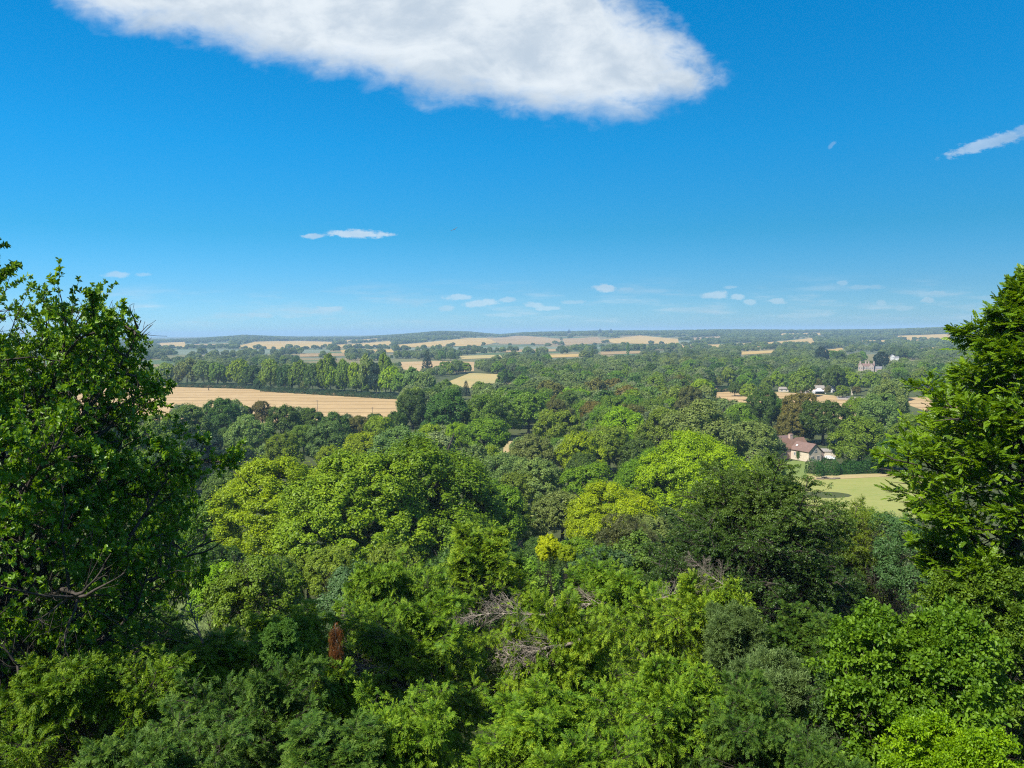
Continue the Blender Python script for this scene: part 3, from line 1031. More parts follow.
BEE = dict(leaf='beech', mask=beech_env, pct=99.7, ls=.175, n1=116, n2=14, n3=6, ks=5, t0=.06, el=(.25, .95), elj=.2, curve=-.10, curve2=.1, flat=.7, zr=.45, sj=.32,
           prof=([0, .3, .44, .56, .7, .85, 1], [.35, .42, .62, 1.0, .74, .42, .16]), trunk=.97, wig=.05, rb=.26, r1=.26, cull=.3, twigs=False)
c, t_, n = plant(140, 4.0, 14.5, BEE)
print('beech', n)
x, y, z, r, h, D = place(1038, 258, 292, D=21)
put_tree('beech_tree', c, t_, x, y, z, .3, r / 4.0, h / 14.5, (.142, .240, .026), 'tall conical beech with layered sprays rising above the skyline', 'beech', None, M_GLOSS)

# leafy shrubs
SHR = dict(leaf='shrub', ls=.30, stems=5, n1=60, n2=10, n3=4, ks=4, t0=.12, el=(.2, 1.2), elj=.3, curve=.1, curve2=.05, flat=1.0, zr=.6, sj=.4,
           prof=([0, .4, 1], [.7, 1.0, .5]), trunk=.85, wig=.1, rb=.05, r1=.35, cull=.35)
c, t_, n = plant(150, 2.2, 4.5, SHR)
cf, tf, nf = plant(151, 2.2, 4.5, dict(SHR, leaf='fine', ls=.42))
LOBE_S = [lobe_mesh(170 + i, 2.2, 5.0, .2, .11, 40000, nl=20) for i in range(2)]
LOBE_F = [lobe_mesh(174 + i, 2.2, 5.0, .2, .13, 20000, nl=20, lob=(.2, .4), asp=.3) for i in range(2)]


def shrub(kind, px, top, w, D, color, label, name='shrub', cat='shrub', rz=0.0, scale=1):
    x, y, z, r, h, D = place(px, top, w, D=D)
    color = tuple(min(q * 1.45, .5) for q in color)
    if h > 2.6 * r:               # a high crown over a bare stem
        e = empty(name, (x, y, z), rz + px, label=label, cat=cat)
        f = r / 2.2
        lob = D > 38
        cm_ = (LOBE_F if kind == 'f' else LOBE_S)[px % 2] if lob else (c if kind == 's' else cf)
        ch_ = 5.0 * f if lob else 4.5 * f
        o = link('crown', cm_, M_LEAF, e)
        o.scale = (f, f, f)
        o.location = (0, 0, h - ch_)
        o.color = color + (1,)
        tb = link('trunk', t_, M_BARK, e)
        tb.scale = (f, f, h / 4.6)
        return e, o
    return put_tree(name, c if kind == 's' else cf, t_ if kind == 's' else tf, x, y, z, rz + px, r / 2.2, h / 4.5, color, label, cat, None, M_LEAF)


shrub('s', 925, 612, 190, 15, (.085, .155, .020), 'bright green hazel with small light leaves below the beech', 'hazel_shrub')
shrub('s', 960, 728, 140, 11, (.13, .22, .022), 'yellow green leafy shrub at the bottom edge below the hazel', 'hazel_shrub', rz=2)
shrub('s', 862, 668, 90, 15.5, (.055, .098, .028), 'dull green shrub leaning beside the bright hazel')
shrub('s', 985, 560, 130, 20, (.085, .140, .02), 'fresh green undergrowth shrub at the foot of the beech', rz=1)
shrub('f', 912, 508, 100, 44, (.060, .115, .038), 'soft grey green fine leaved sallow behind the hazel', 'sallow_tree', 'tree')
shrub('f', 762, 650, 90, 17, (.105, .155, .055), 'blue green fine leaved bush among the yews below the orange tipped evergreen')
shrub('f', 735, 603, 60, 23, (.10, .150, .050), 'small blue green bush beside the level yew sprays', rz=1)
shrub('s', 255, 548, 95, 55, (.105, .160, .022), 'rounded fresh green thorn bush at the foot of the lime grove', 'thorn_bush', 'bush')
shrub('s', 352, 560, 80, 47, (.075, .130, .050), 'pale blue green hawthorn below the domed limes', 'thorn_bush', 'bush', rz=1)
shrub('s', 548, 533, 28, 44, CO['Y'], 'bright yellow leaved shrub among the yews', 'golden_shrub')
shrub('s', 567, 543, 20, 43, (.20, .26, .03), 'smaller yellow green shrub leaning on the golden one', 'golden_shrub', rz=2)
shrub('s', 600, 540, 80, 46, (.055, .100, .036), 'blue green bush behind the golden shrub', 'thorn_bush', 'bush', rz=2)
shrub('s', 640, 530, 90, 50, (.09, .145, .030), 'rounded mid green bush before the bare twigged bush', 'thorn_bush', 'bush', rz=3)
shrub('f', 625, 510, 70, 60, (.075, .085, .03), 'thin olive brown twiggy bush below the lime trees', 'thorn_bush', 'bush', rz=3)
shrub('s', 218, 560, 60, 60, (.16, .27, .03), 'light yellow green sapling beside the sunlit grass', 'sapling', 'tree', rz=3)
shrub('s', 282, 622, 40, 17, (.075, .15, .03), 'small bright green elder poking between the yews', rz=3)


# dead wood -----------------------------------------------------------
bpy.context.view_layer.update()
DG = bpy.context.evaluated_depsgraph_get()


def foliage_depth(px, py, default):
    ds = []
    for dx in (-4, 0, 4):
        for dy in (-3, 3):
            d = ray(px + dx, py + dy)
            okk, loc, *_ = SC.ray_cast(DG, Vector(CAM + d * 3), Vector(d).normalized(), distance=80)
            if okk:
                ds.append(float((np.array(loc) - CAM) @ Fv))
    return float(np.median(ds)) if ds else default


def dead_branch(seed, px, py, D, L, dirv, label, r=.05, n1=16, name='dead_branch', z_up=None):
    rng = np.random.default_rng(seed)
    D0 = foliage_depth(px, py, D)
    L, r = L * D0 / D, r * D0 / D
    D = D0 + .2
    p = CAM + ray(px, py) * D
    d = unit(np.array(dirv, float))
    st = march(rng, np.zeros((1, 3)), d[None], np.array([L]), 10, -.05, .07)
    q = np.linspace(0, 1, 10)
    r *= .72
    parts = [tubes(st, (r * (1 - .8 * q))[None], 7)]
    P1, L1 = children(rng, st, np.array([L]), n1 + 8, .08, 1, .8, 1.1, .45, .12, 7, -.1, .12)
    parts.append(tubes(P1, r * .38 * (1 - .8 * np.linspace(0, 1, 7))[None].repeat(len(P1), 0), 5))
    P2, L2 = children(rng, P1, L1, 9, .15, 1, .75, 1.0, .5, .15, 5, -.15, .14)
    parts.append(tubes(P2, r * .15 * (1 - .6 * np.linspace(0, 1, 5))[None].repeat(len(P2), 0), 4))
    P3, L3 = children(rng, P2, L2, 4, .2, 1, .7, 1.0, .6, .2, 4, -.2, .14)
    parts.append(tubes(P3, np.full((len(P3), 4), r * .085), 3))
    V, Q = join_vq(parts)
    me = mesh_np(name, V, Q, smooth=True)
    o = link(name, me, M_DEAD)
    o.location = tuple(float(k) for k in p)
    tag(o, label, 'dead branch', 'bleached dead branches caught in the yews')
    return o


dead_branch(1, 612, 602, 18.3, 1.5, (-1, .1, -.22), 'longest bleached branch slanting through the sunlit yew crest', .055)
dead_branch(2, 580, 640, 17.6, 1.9, (-1, -.1, -.30), 'thick grey fallen branch with hanging twigs in the middle of the slope', .06, 20)
dead_branch(3, 505, 655, 17.0, 2.0, (-1, -.2, -.35), 'tangle of fine grey twigs under the light green pointed yew', .045, 20)
dead_branch(4, 455, 690, 13.0, 1.6, (-1, .0, -.35), 'small grey twig spray above the bottom edge yew', .03, 16)
dead_branch(5, 545, 615, 22.0, 2.4, (-1, .1, .05), 'grey weathered branch lying level behind the hanging twigs', .05)
dead_branch(6, 655, 600, 23.5, 2.0, (1, .2, .3), 'short pale stick jutting above the yews beside the level sprays', .045, 6)
dead_branch(8, 420, 640, 20, 2.2, (-1, .1, -.4), 'slanting grey twigs beside the brown dead spire', .04, 18)
dead_branch(12, 480, 628, 20, 2.0, (-1, .1, -.3), 'grey fan of twigs beside the light green pointed yew', .035, 22)
dead_branch(14, 395, 665, 18, 1.8, (-1, .1, -.1), 'low grey twigs between the pointed shoots and the branch tangle', .03, 20)
dead_branch(15, 730, 590, 24, 1.6, (-.6, .1, .5), 'small grey twigs above the level yew sprays', .03, 16)
dead_branch(9, 205, 648, 17.5, 1.2, (-.3, 0, 1), 'pale broken stake like branch below the oak limb', .04, 5)
# brown dead yew spire with a bare bleached tip
x, y, z, r, h, D = place(338, 628, 26, D=15.2)
cm, tm, n = plant(160, .8, 4.6, dict(leaf='dead', ls=.30, n1=46, n2=8, n3=0, ks=5, t0=.25, el=(-.2, .5), elj=.2, curve=-.9, curve2=-.6, flat=.6,
                                     prof=([0, .5, 1], [1, .9, .45]), trunk=.95, rb=.07, r1=.25, droop=-.6, sj=.3))
e, cr = put_tree('dead_yew', cm, tm, x, y, z, 0, r / .8, h / 4.6, (.17, .078, .032), 'dead yew spire with rust brown needles', 'yew', None, M_YEW, M_DEAD)
dead_branch(11, 346, 642, 15.9, .65, (-.06, 0, 1), 'bare bleached tip standing above the rust brown spire', .045, 4, name='dead_branch')

# ------------------------------------------------------------------ middle distance trees
print('middle')
NEAR = [(lobe_mesh([201, 205, 209][i], 6, 13, .4, .17, 170000, nl=26, lob=(.33, .50), ns=40, sub=(.12, .27)), trunk_mesh(200 + i, 6, 13)) for i in range(3)]
MID = [(lobe_mesh(300 + i, 6, 13, .4, .30, 40000, nl=[22, 28, 18, 30, 24, 20][i], lob=(.28, .46)), trunk_mesh(300 + i, 6, 13)) for i in range(6)]
FAR = [(lobe_mesh(400 + i, 6, 12, .3, .60, 9000, nl=[16, 20, 14, 24, 18][i], lob=(.30, .48)), trunk_mesh(400 + i, 6, 12)) for i in range(5)]
POP = [(lobe_mesh(450 + i, 2.4, 20, 1.0, .7, 2600, nl=26, shape='column'), trunk_mesh(450 + i, 2, 20)) for i in range(2)]
CON = [(lobe_mesh(460 + i, 3.4, 18, .6, .6, 5000, nl=46, shape='cone', asp=.4), trunk_mesh(460 + i, 2, 18)) for i in range(2)]
R_RNG = random.Random(5)

TREES = []   # dicts with screen info


def add_tree(px, top, w, k, code, label, lod=None, name='broadleaf_tree', cat='tree', group=None, D=None, clearfrac=.6):
    x, y, z, R, H, D = place(px, top, w, k, D)
    TREES.append(dict(px=px, top=top, w=w, hpx=H * FPX / D, x=x, y=y, z=z, R=R, H=H, D=D, code=code, label=label, lod=lod, name=name, cat=cat, group=group, man=True, cf=clearfrac))


MAN = [
    # lime grove
    (282, 452, 118, 1.05, 'L', 'yellow topped lime with a dense rounded side at the sunny end of the grove', 'n'),
    (352, 446, 150, 1.0, 'G', 'broad bright lime in the middle of the domed grove', 'n'),
    (430, 430, 150, 1.05, 'G', 'tallest lime of the domed grove with a deeply shaded flank', 'n'),
    (392, 470, 120, .9, 'M', 'lower lime bulging forward between its taller neighbours', 'n'),
    (492, 478, 60, 1.3, 'G', 'narrow fresh green tree on the shaded flank of the grove', 'm'),
    (399, 423, 60, 1.1, 'B', 'grey green rounded tree peeping over the lime grove', 'm'),
    (365, 431, 46, 1.1, 'L', 'small yellow green tree behind the lime grove', 'm'),
    (329, 444, 26, 1.2, 'L', 'smallest yellow green tree squeezed behind the lime grove', 'm'),
    # trees between field and grove
    (222, 397, 38, 1.2, 'D', 'tall dark tree at the near edge of the tan field', 'm'),
    (248, 413, 44, 1.1, 'B', 'silvery grey rounded tree in front of dark ones', 'm'),
    (188, 403, 48, 1.2, 'D', 'dark tree half hidden by the oak before the tan field', 'm'),
    (200, 430, 46, 1.1, 'C', 'blackish green tree in shade between oak and lime grove', 'm'),
    (238, 448, 44, 1.1, 'C', 'very dark tree below the silvery one', 'm'),
    (224, 470, 50, 1.1, 'D', 'dark green tree beside the yellow topped lime', 'm'),
    (205, 500, 60, 1.1, 'M', 'mid green tree between the young oak and the limes', 'm'),
    (212, 540, 60, 1.0, 'D', 'shaded tree above the sunlit grass', 'm'),
    (262, 400, 22, 1.2, 'O', 'rusty topped tree between dark ones before the tan field', 'm'),
    (284, 403, 36, 1.2, 'D', 'dark green round tree beside the rusty topped one', 'm'),
    (303, 424, 28, 1.1, 'M', 'mid green tree nestled before the dark round ones', 'm'),
    (282, 432, 36, 1.1, 'G', 'fresh green rounded tree beside the silvery one', 'm'),
    (311, 407, 28, 1.2, 'D', 'small dark tree in the row edging the tan field', 'm'),
    (334, 410, 30, 1.2, 'D', 'dark tree just below the nearer utility pole', 'm'),
    (328, 420, 42, 1.1, 'B', 'grey green domed tree before the field edge row', 'm'),
    (359, 414, 24, 1.2, 'O', 'rusty green tree between the two utility poles', 'm'),
    (378, 415, 30, 1.2, 'G', 'bright green tree just right of the second pole', 'm'),
    (396, 410, 26, 1.2, 'D', 'dark tree at the far corner of the tan field', 'm'),
    (412, 388, 28, 1.5, 'D', 'tall narrow dark tree at the end of the tan field', 'm'),
    (447, 387, 48, 1.1, 'D', 'largest blackish tree in the valley beyond the limes', 'm'),
    (488, 392, 44, 1.1, 'M', 'rounded green tree beside the largest blackish one', 'm'),
    (528, 390, 38, 1.2, 'M', 'upright green tree beyond the isolated round one', 'm'),
    (485, 417, 48, .9, 'G', 'isolated round dark crowned tree beside bare sandy ground', 'm'),
    (556, 398, 28, 1.2, 'O', 'olive tinted tree behind the park trees', 'm'),
    (558, 408, 42, 1.1, 'M', 'mid green tree in front of the olive tinted one', 'm'),
    (532, 432, 42, 1.1, 'B', 'grey green tree opposite the isolated round one', 'm'),
    (504, 452, 50, 1.0, 'B', 'low grey green tree in front of the isolated round one', 'm'),
    (536, 456, 56, 1.0, 'B', 'rounded sage green tree above the small clearing', 'm'),
    (520, 470, 44, 1.0, 'M', 'mid green tree beside the sage green one', 'm'),
    (580, 430, 46, 1.1, 'L', 'yellow green tree at the start of the bright lime row', 'm'),
    (608, 424, 46, 1.1, 'M', 'rounded mid green tree in the bright row', 'm'),
    (623, 404, 48, 1.1, 'L', 'light lime coloured tree behind the bright row', 'm'),
    (585, 452, 36, 1.1, 'D', 'small dark tree within the bright row', 'm'),
    (640, 436, 40, 1.1, 'D', 'dark tree tucked behind the bright lime', 'm'),
    (690, 428, 92, 1.1, 'L', 'brightest lime coloured tree with billowing crown', 'n'),
    (735, 455, 60, 1.1, 'L', 'yellow green tree beside the brightest lime', 'm'),
    (648, 446, 70, 1.1, 'G', 'fresh green lime adjoining the brightest one', 'n'),
    (610, 480, 84, 1.0, 'L', 'bright yellow green tree in front of the lime row', 'n'),
    (590, 462, 56, 1.0, 'G', 'emerald green tree in the middle of the lime row', 'm'),
    (562, 488, 56, 1.0, 'B', 'sage green tree beside the small straw clearing', 'm'),
    (650, 515, 60, 1.0, 'B', 'grey green tree below the bright yellow green one', 'm'),
    (545, 500, 30, 1.0, 'D', 'small dark tree at the edge of the straw clearing', 'm'),
    (505, 497, 50, 1.0, 'M', 'mid green tree on the shaded side of the clearing', 'm'),
    (700, 396, 70, 1.1, 'B', 'broad grey green tree in the middle of the valley', 'm'),
    (665, 405, 54, 1.1, 'M', 'domed green tree behind the brightest lime', 'm'),
    (690, 384, 26, 1.4, 'O', 'copper brown tree at the paddock end', 'm'),
    (722, 412, 40, 1.1, 'D', 'dark tree beyond the hidden cottage gable', 'm'),
    (752, 419, 54, .95, 'B', 'large blue green tree hiding the end of the cottage', 'm'),
    (762, 388, 30, 1.5, 'D', 'tall dark tree standing in front of the paddock', 'm'),
    (738, 401, 38, 1.2, 'M', 'green tree before the golden paddock', 'm'),
    (800, 391, 34, 1.3, 'O', 'browning tree behind the cottage roof', 'm'),
    (790, 410, 28, 1.2, 'O', 'yellowing bushy tree directly behind the cottage', 'm'),
    (824, 399, 46, 1.0, 'D', 'dark rounded tree behind the cottage roof', 'm'),
    (860, 414, 52, 1.05, 'M', 'large rounded tree beside the cottage hedge', 'm'),
    (878, 392, 40, 1.2, 'B', 'olive grey tree beyond the large rounded one', 'm'),
    (890, 378, 36, 1.3, 'B', 'pale olive tree in front of the manor woods', 'm'),
    (912, 412, 44, 1.1, 'M', 'mid green tree brushing the beech sprays', 'm'),
    (893, 436, 40, .95, 'D', 'dark tree between the hedge and the beech', 'm'),
    (858, 396, 30, 1.1, 'G', 'small fresh green tree beside the pale track', 'm'),
    (150, 412, 56, 1.1, 'M', 'green tree seen through the oak beside the tan field', 'm'),
    (112, 402, 50, 1.2, 'D', 'dark tree behind the oak twigs at the tan field end', 'm'),
    (172, 438, 54, 1.1, 'D', 'dark crown between the oak and the row edging the field', 'm'),
    (130, 450, 60, 1.1, 'M', 'mid green tree hidden behind the oak middle', 'm'),
    # around the sheds and beyond
    (803, 366, 28, 1.1, 'M', 'large green tree behind the garden shed', 'f'),
    (836, 364, 24, 1.2, 'D', 'dark double crowned tree behind the marquee', 'f'),
    (818, 378, 8, 1.6, 'O', 'small golden tree beside the marquee', 'f'),
    (843, 385, 16, .8, 'G', 'round bright green bush beside the white shed', 'f'),
    (857, 386, 10, 1.0, 'O', 'russet bush beside the pale gate post', 'f'),
    (828, 385, 7, 1.3, 'O', 'golden upright bush between marquee and white shed', 'f'),
    (852, 372, 20, 1.0, 'G', 'pale green round tree under the manor', 'f'),
    (871, 371, 20, 1.0, 'M', 'green round tree directly below the manor', 'f'),
    (765, 382, 14, 1.1, 'M', 'round tree at the far edge of the paddock', 'f'),
    (748, 383, 18, 1.0, 'G', 'low bright tree at the far edge of the paddock', 'f'),
    (735, 381, 14, 1.1, 'D', 'dark tree at the far edge of the paddock', 'f'),
    (822, 346, 14, 1.2, 'C', 'purple black copper beech beyond the valley woods', 'f'),
    (882, 351, 16, 1.2, 'C', 'very dark tree beside the white country house', 'f'),
]
for (px, top, w, k, code, label, lod) in MAN:
    g_ = 1.16 if lod != 'f' else 1.0
    add_tree(px, top, w * g_, k / g_, code, label, lod)

# the tree belt behind the tan field
belt = [(128, 372, 26, 'B'), (148, 366, 26, 'M'), (165, 362, 26, 'M'), (186, 357, 26, 'M'), (203, 360, 20, 'B'), (217, 362, 20, 'M'), (238, 358, 26, 'L'), (252, 364, 20, 'D'), (242, 371, 16, 'M'),
        (270, 358, 22, 'D'), (284, 364, 18, 'D'), (298, 359, 22, 'M'), (312, 363, 20, 'D'), (326, 352, 22, 'G'), (330, 365, 18, 'L'), (344, 358, 18, 'D'),
        (356, 361, 16, 'L'), (361, 372, 26, 'D'), (376, 362, 18, 'C'), (367, 352, 20, 'B'), (390, 365, 26, 'L'), (385, 352, 16, 'M'), (400, 372, 22, 'M'), (415, 366, 26, 'B'), (425, 371, 22, 'M')]
NTH = ['first', 'second', 'third', 'fourth', 'fifth', 'sixth', 'seventh', 'eighth', 'ninth', 'tenth', 'eleventh', 'twelfth', 'thirteenth',
       'fourteenth', 'fifteenth', 'sixteenth', 'seventeenth', 'eighteenth', 'nineteenth', 'twentieth', 'twenty-first', 'twenty-second', 'twenty-third', 'twenty-fourth', 'twenty-fifth']
belt.sort()
belt = [(a, b, c_, 'M' if (d_ == 'D' and i_ % 2) else ('B' if (d_ == 'M' and i_ % 3 == 0) else d_)) for i_, (a, b, c_, d_) in enumerate(belt)]
for i, (px, top, w, code) in enumerate(belt):
    base = np.interp(px, [100, 236, 262, 330, 430], [384, 385, 390, 392, 398])
    add_tree(px, top, w, (base - top) / w, code, '%s tree, %s from the left in the belt behind the tan field' % (CN[code], NTH[i]), 'f', group='tree belt behind the tan field', clearfrac=.5)

# conifers and poplars that stand out
for (px, top, base, w, label) in [(506, 368, 391, 9, 'lone dark spiky conifer in front of the fallow strip'), (427, 350, 371, 12, 'dark pointed conifer beyond the thin tan strip'),
                                  (466, 380, 396, 9, 'short pointed conifer at the edge of the fallow strip')]:
    add_tree(px, top, w, (base - top) / w, 'C', label, 'c', 'conifer_tree', 'conifer')
for (px, top, base, w, label) in [(628, 343, 356, 3.5, 'slim poplar standing out of the plain beyond the domed woods'), (537, 347, 360, 3.5, 'slim poplar near the fallow strip far out on the plain'),
                                  (592, 348, 360, 3.5, 'slim poplar between two others on the plain'), (655, 352, 365, 5, 'broad poplar in the far valley woods')]:
    add_tree(px, top, w, (base - top) / w, 'M', label, 'p', 'poplar_tree', 'poplar')
for (px, top, w, label) in [(569, 329.5, 5, 'tall skyline pine, leftmost of three'), (600, 328.5, 5, 'tallest skyline pine, middle of three'), (611, 329, 5, 'tall skyline pine, rightmost of three')]:
    x, y, z, R, H, D = place(px, top, w, D=5150)
    TREES.append(dict(px=px, top=top, w=w, hpx=8, x=x, y=y, z=z, R=R, H=max(H, 16), D=D, code='C', label=label, lod='c', name='conifer_tree', cat='conifer', group=None, man=True, cf=.5))

# ---- fill the valley with more trees, one candidate at a time
print('fill')
rng = np.random.default_rng(77)


def candidates():
    out = []
    for (r0, r1, sp, hl, hh) in ((48, 125, 6.5, 4, 8.5), (125, 330, 10, 10, 17), (330, 620, 10.5, 11, 19), (620, 1100, 10.5, 8, 18), (1100, 2300, 13, 7, 18), (2300, 6200, 21, 8, 17)):
        area = math.radians(80) / 2 * (r1 ** 2 - r0 ** 2)
        n = int(area / sp ** 2 * 1.1)
        az = rng.uniform(-rad(38), rad(38), n)
        r = np.sqrt(rng.uniform(r0 ** 2, r1 ** 2, n))
        H = rng.uniform(hl, hh, n)
        out.append(np.stack([r * np.sin(az), r * np.cos(az), H, H * rng.uniform(.40, .60, n), np.full(n, sp)], -1))
    return np.concatenate(out)


Cd = candidates()
x, y, H, R = Cd[:, 0], Cd[:, 1], Cd[:, 2], Cd[:, 3]
z = ground(x, y)
ok = np.ones(len(Cd), bool)
for pl in NOTREE:
    xs, ys = [p[0] for p in pl], [p[1] for p in pl]
    for dx, dy in ((0, 0), (1, 0), (-1, 0), (0, 1), (0, -1)):
        ok &= ~pip(pl, x + dx * R * .6, y + dy * R * .6)
tx, ty, td = project(np.stack([x, y, z + H], -1))
bx, by, _ = project(np.stack([x, y, z], -1))
wpx = 2 * R * FPX / td
rr = np.hypot(x, y)
# fields must stay open to view
lucky = rng.random(len(Cd))
for poly, dist, ds in CLEAR:
    far = max(ds)
    for fx in (-.4, 0, .4):
        for fy in (.04, .35, .7):
            qx, qy = tx + wpx * fx, ty + (by - ty) * fy
            free = (lucky < .22) & (far > 2000)
            ok &= ~(pip(poly, qx, qy) & (rr < far) & ~free)
# manual trees must not be covered or doubled
for T in TREES:
    near = rr < np.hypot(T['x'], T['y']) - T['R'] * .3
    cx, cy = T['px'], T['top'] + T['hpx'] * .32
    ax, ay = T['w'] * .42 + wpx * .40, T['hpx'] * .34
    dy_ = np.maximum(ty, T['top']) - 0
    inside = (np.abs(tx - cx) < ax) & (ty < T['top'] + T['hpx'] * T['cf'])
    ok &= ~(near & inside & (by > T['top']))
    ok &= ~(np.hypot(x - T['x'], y - T['y']) < (T['R'] + R) * .62)
# the far plain: woods and hedges only by noise, and open ground between
from mathutils import noise as mnoise
sel = np.where(ok)[0]
for i in sel:
    if rr[i] > 2200:
        f = mnoise.fractal(Vector((x[i] / 420, y[i] / 700, 3.1)), 1.0, 2.0, 3)
        lim = .06 if rr[i] > 2600 else -.15
        if tx[i] > 690: lim -= .35
        if rr[i] > 4700: lim -= .45
        if 385 < tx[i] < 480 and rr[i] > 4300: lim -= 1
        if 195 < tx[i] < 335 and rr[i] > 4300: lim -= 1
        hx = abs(((x[i] + 60 * math.sin(y[i] / 300)) / 330) % 1 - .5) < .025 or abs(((y[i] + 80 * math.sin(x[i] / 260)) / 360) % 1 - .5) < .03
        if f < lim and not hx:
            ok[i] = False
    elif rr[i] > 620:
        f = mnoise.fractal(Vector((x[i] / 160, y[i] / 230, 9.1)), 1.0, 2.0, 3)
        if f < (-.16 if rr[i] < 1100 else (.03 if tx[i] < 690 else -.08)):
            ok[i] = False
sel = np.where(ok)[0]
# thin by spacing on a hash grid
grid = {}
keep = []
for i in rng.permutation(sel):
    sp = Cd[i, 4]
    g = (int(x[i] // sp), int(y[i] // sp), sp)
    hitn = False
    for a in (-1, 0, 1):
        for b in (-1, 0, 1):
            for j in grid.get((g[0] + a, g[1] + b, sp), ()):
                if (x[i] - x[j]) ** 2 + (y[i] - y[j]) ** 2 < (sp * .62) ** 2:
                    hitn = True
    if hitn:
        continue
    grid.setdefault(g, []).append(i)
    keep.append(i)
keep = np.array(keep)
inview = (tx[keep] > -60) & (tx[keep] < 1084)
keep = keep[inview]
print('fill trees', len(keep))
# which of them show largest: walk from near to far over a coarse coverage raster
order = keep[np.argsort(rr[keep])]
cov = np.zeros((768, 1024), bool)
cov[560:, :] = True
for px_, top_, w_ in ((0, 260, 385), (757, 465, 190), (1026, 330, 260)):
    yy, xx = np.mgrid[0:768, 0:1024]
    cov |= (np.abs(xx - px_) < w_ / 2 * np.clip((yy - top_) / 90, 0, .92)) & (yy > top_)
evs = sorted([(math.hypot(T['x'], T['y']), 'm', T) for T in TREES] + [(rr[i], 'c', i) for i in order if rr[i] < 1500], key=lambda e: e[0])
vis = {}
YY, XX = np.mgrid[0:768, 0:1024]
for d_, k_, o_ in evs:
    if k_ == 'm':
        cx, ct, ww, hh = o_['px'], o_['top'], o_['w'], o_['hpx']
    else:
        cx, ct, ww, hh = tx[o_], ty[o_], wpx[o_], by[o_] - ty[o_]
    x0, x1, y0, y1 = int(max(0, cx - ww / 2)), int(min(1024, cx + ww / 2 + 1)), int(max(0, ct)), int(min(768, ct + hh))
    if x1 <= x0 or y1 <= y0:
        continue
    sx_, sy_ = XX[y0:y1, x0:x1], YY[y0:y1, x0:x1]
    el_ = ((sx_ - cx) / (ww / 2)) ** 2 + ((sy_ - ct - hh * .5) / (hh * .5)) ** 2 < 1
    sub = cov[y0:y1, x0:x1]
    v_ = int((el_ & ~sub).sum())
    sub |= el_
    if k_ == 'c':
        vis[o_] = v_
    else:
        o_['vis'] = v_
ranked = sorted([i for i in vis if vis[i] > 12], key=lambda i: -vis[i])
NIND = max(0, 296 - sum(1 for T in TREES if T['name'] == 'broadleaf_tree'))
indiv = set(ranked[:NIND])
hidden = {i for i in vis if vis[i] == 0}
rest = [i for i in keep if i not in indiv and i not in hidden]
print('individual', len(indiv), 'rest', len(rest))

ANCH = [((205, 480), 'the young oak'), ((300, 415), 'the near edge of the tan field'), ((300, 470), 'the domed lime grove'), ((440, 470), 'the shaded side of the lime grove'), ((445, 405), 'the largest blackish tree'),
        ((480, 378), 'the fallow strip'), ((545, 380), 'the lone conifer'), ((515, 440), 'the bare sandy ground'), ((560, 430), 'the olive tinted tree'), ((540, 490), 'the straw clearing'),
        ((600, 410), 'the light lime coloured tree'), ((650, 385), 'the valley middle wood'), ((690, 430), 'the brightest lime'), ((700, 380), 'the copper brown tree'), ((760, 400), 'the golden paddock'),
        ((760, 440), 'the hidden end of the cottage'), ((805, 420), 'the cottage roof'), ((860, 420), 'the cottage hedge'), ((800, 375), 'the garden sheds'), ((868, 367), 'the stone manor'),
        ((892, 356), 'the white country house'), ((930, 380), 'the tip of the beech sprays'), ((900, 440), 'the meadow corner'), ((620, 360), 'the slim poplars'), ((330, 355), 'the belt behind the tan field'),
        ((560, 510), 'the golden shrub'), ((640, 470), 'the bright lime row'), ((700, 350), 'the long straw field'), ((160, 370), 'the oak twigs over the far belt')]
pend = []
for i in indiv:
    col = rng.choice(list('DDMMMMGGLBBBO'), p=None)
    if td[i] < 140: col = rng.choice(list('DDMMMG'))
    if td[i] > 600: col = rng.choice(list('DDMMMMGBBB'))
    T = dict(px=float(tx[i]), top=float(ty[i]), w=float(wpx[i]), x=x[i], y=y[i], z=float(z[i]), R=R[i], H=H[i], D=float(td[i]), code=col, lod='m' if td[i] < 420 else 'f',
             name='broadleaf_tree', cat='tree', man=False, group='trees of the valley woods')
    cx, cy = T['px'], T['top'] + 8
    a = min(ANCH, key=lambda q: math.hypot(q[0][0] - cx, (q[0][1] - cy) * 1.6))
    rel = 'beyond' if cy < a[0][1] - 7 else ('before' if cy > a[0][1] + 7 else 'beside')
    T['anch'] = (rel, a[1], col)
    pend.append(T)
groups = {}
for T in pend:
    groups.setdefault(T['anch'], []).append(T)
for (rel, a, col), L in groups.items():
    L.sort(key=lambda T: T['px'])
    for i, T in enumerate(L):
        if len(L) == 1:
            T['label'] = 'only %s fill tree %s %s' % (CN[col], rel, a) if False else 'single %s tree %s %s' % (CN[col], rel, a)
        else:
            T['label'] = '%s tree %s %s, %s from left' % (CN[col], rel, a, NTH[i] if i < len(NTH) else str(i + 1) + 'th')
TREES += pend

FIRST = {}
for n_, T in enumerate(TREES):
    lod = T['lod']
    lib = {'n': NEAR, 'm': MID, 'f': FAR, 'c': CON, 'p': POP}[lod]
    rb_, hb_ = {'n': (6, 13), 'm': (6, 13), 'f': (6, 12), 'c': (3.4, 18), 'p': (2.4, 20)}[lod]
    pc, pt = lib[n_ % len(lib)]
    cr_ = np.array(CO[T['code']]) * R_RNG.uniform(.85, 1.2)
    cr_[0] *= R_RNG.uniform(.85, 1.15)
    e, c_ = put_tree(T['name'], pc, pt, T['x'], T['y'], T['z'], R_RNG.uniform(0, 6), T['R'] / rb_, T['H'] / hb_, cr_, T['label'], T['cat'], T['group'])
    if lod == 'f' and (n_ % len(lib)) not in FIRST:
        FIRST[n_ % len(lib)] = c_

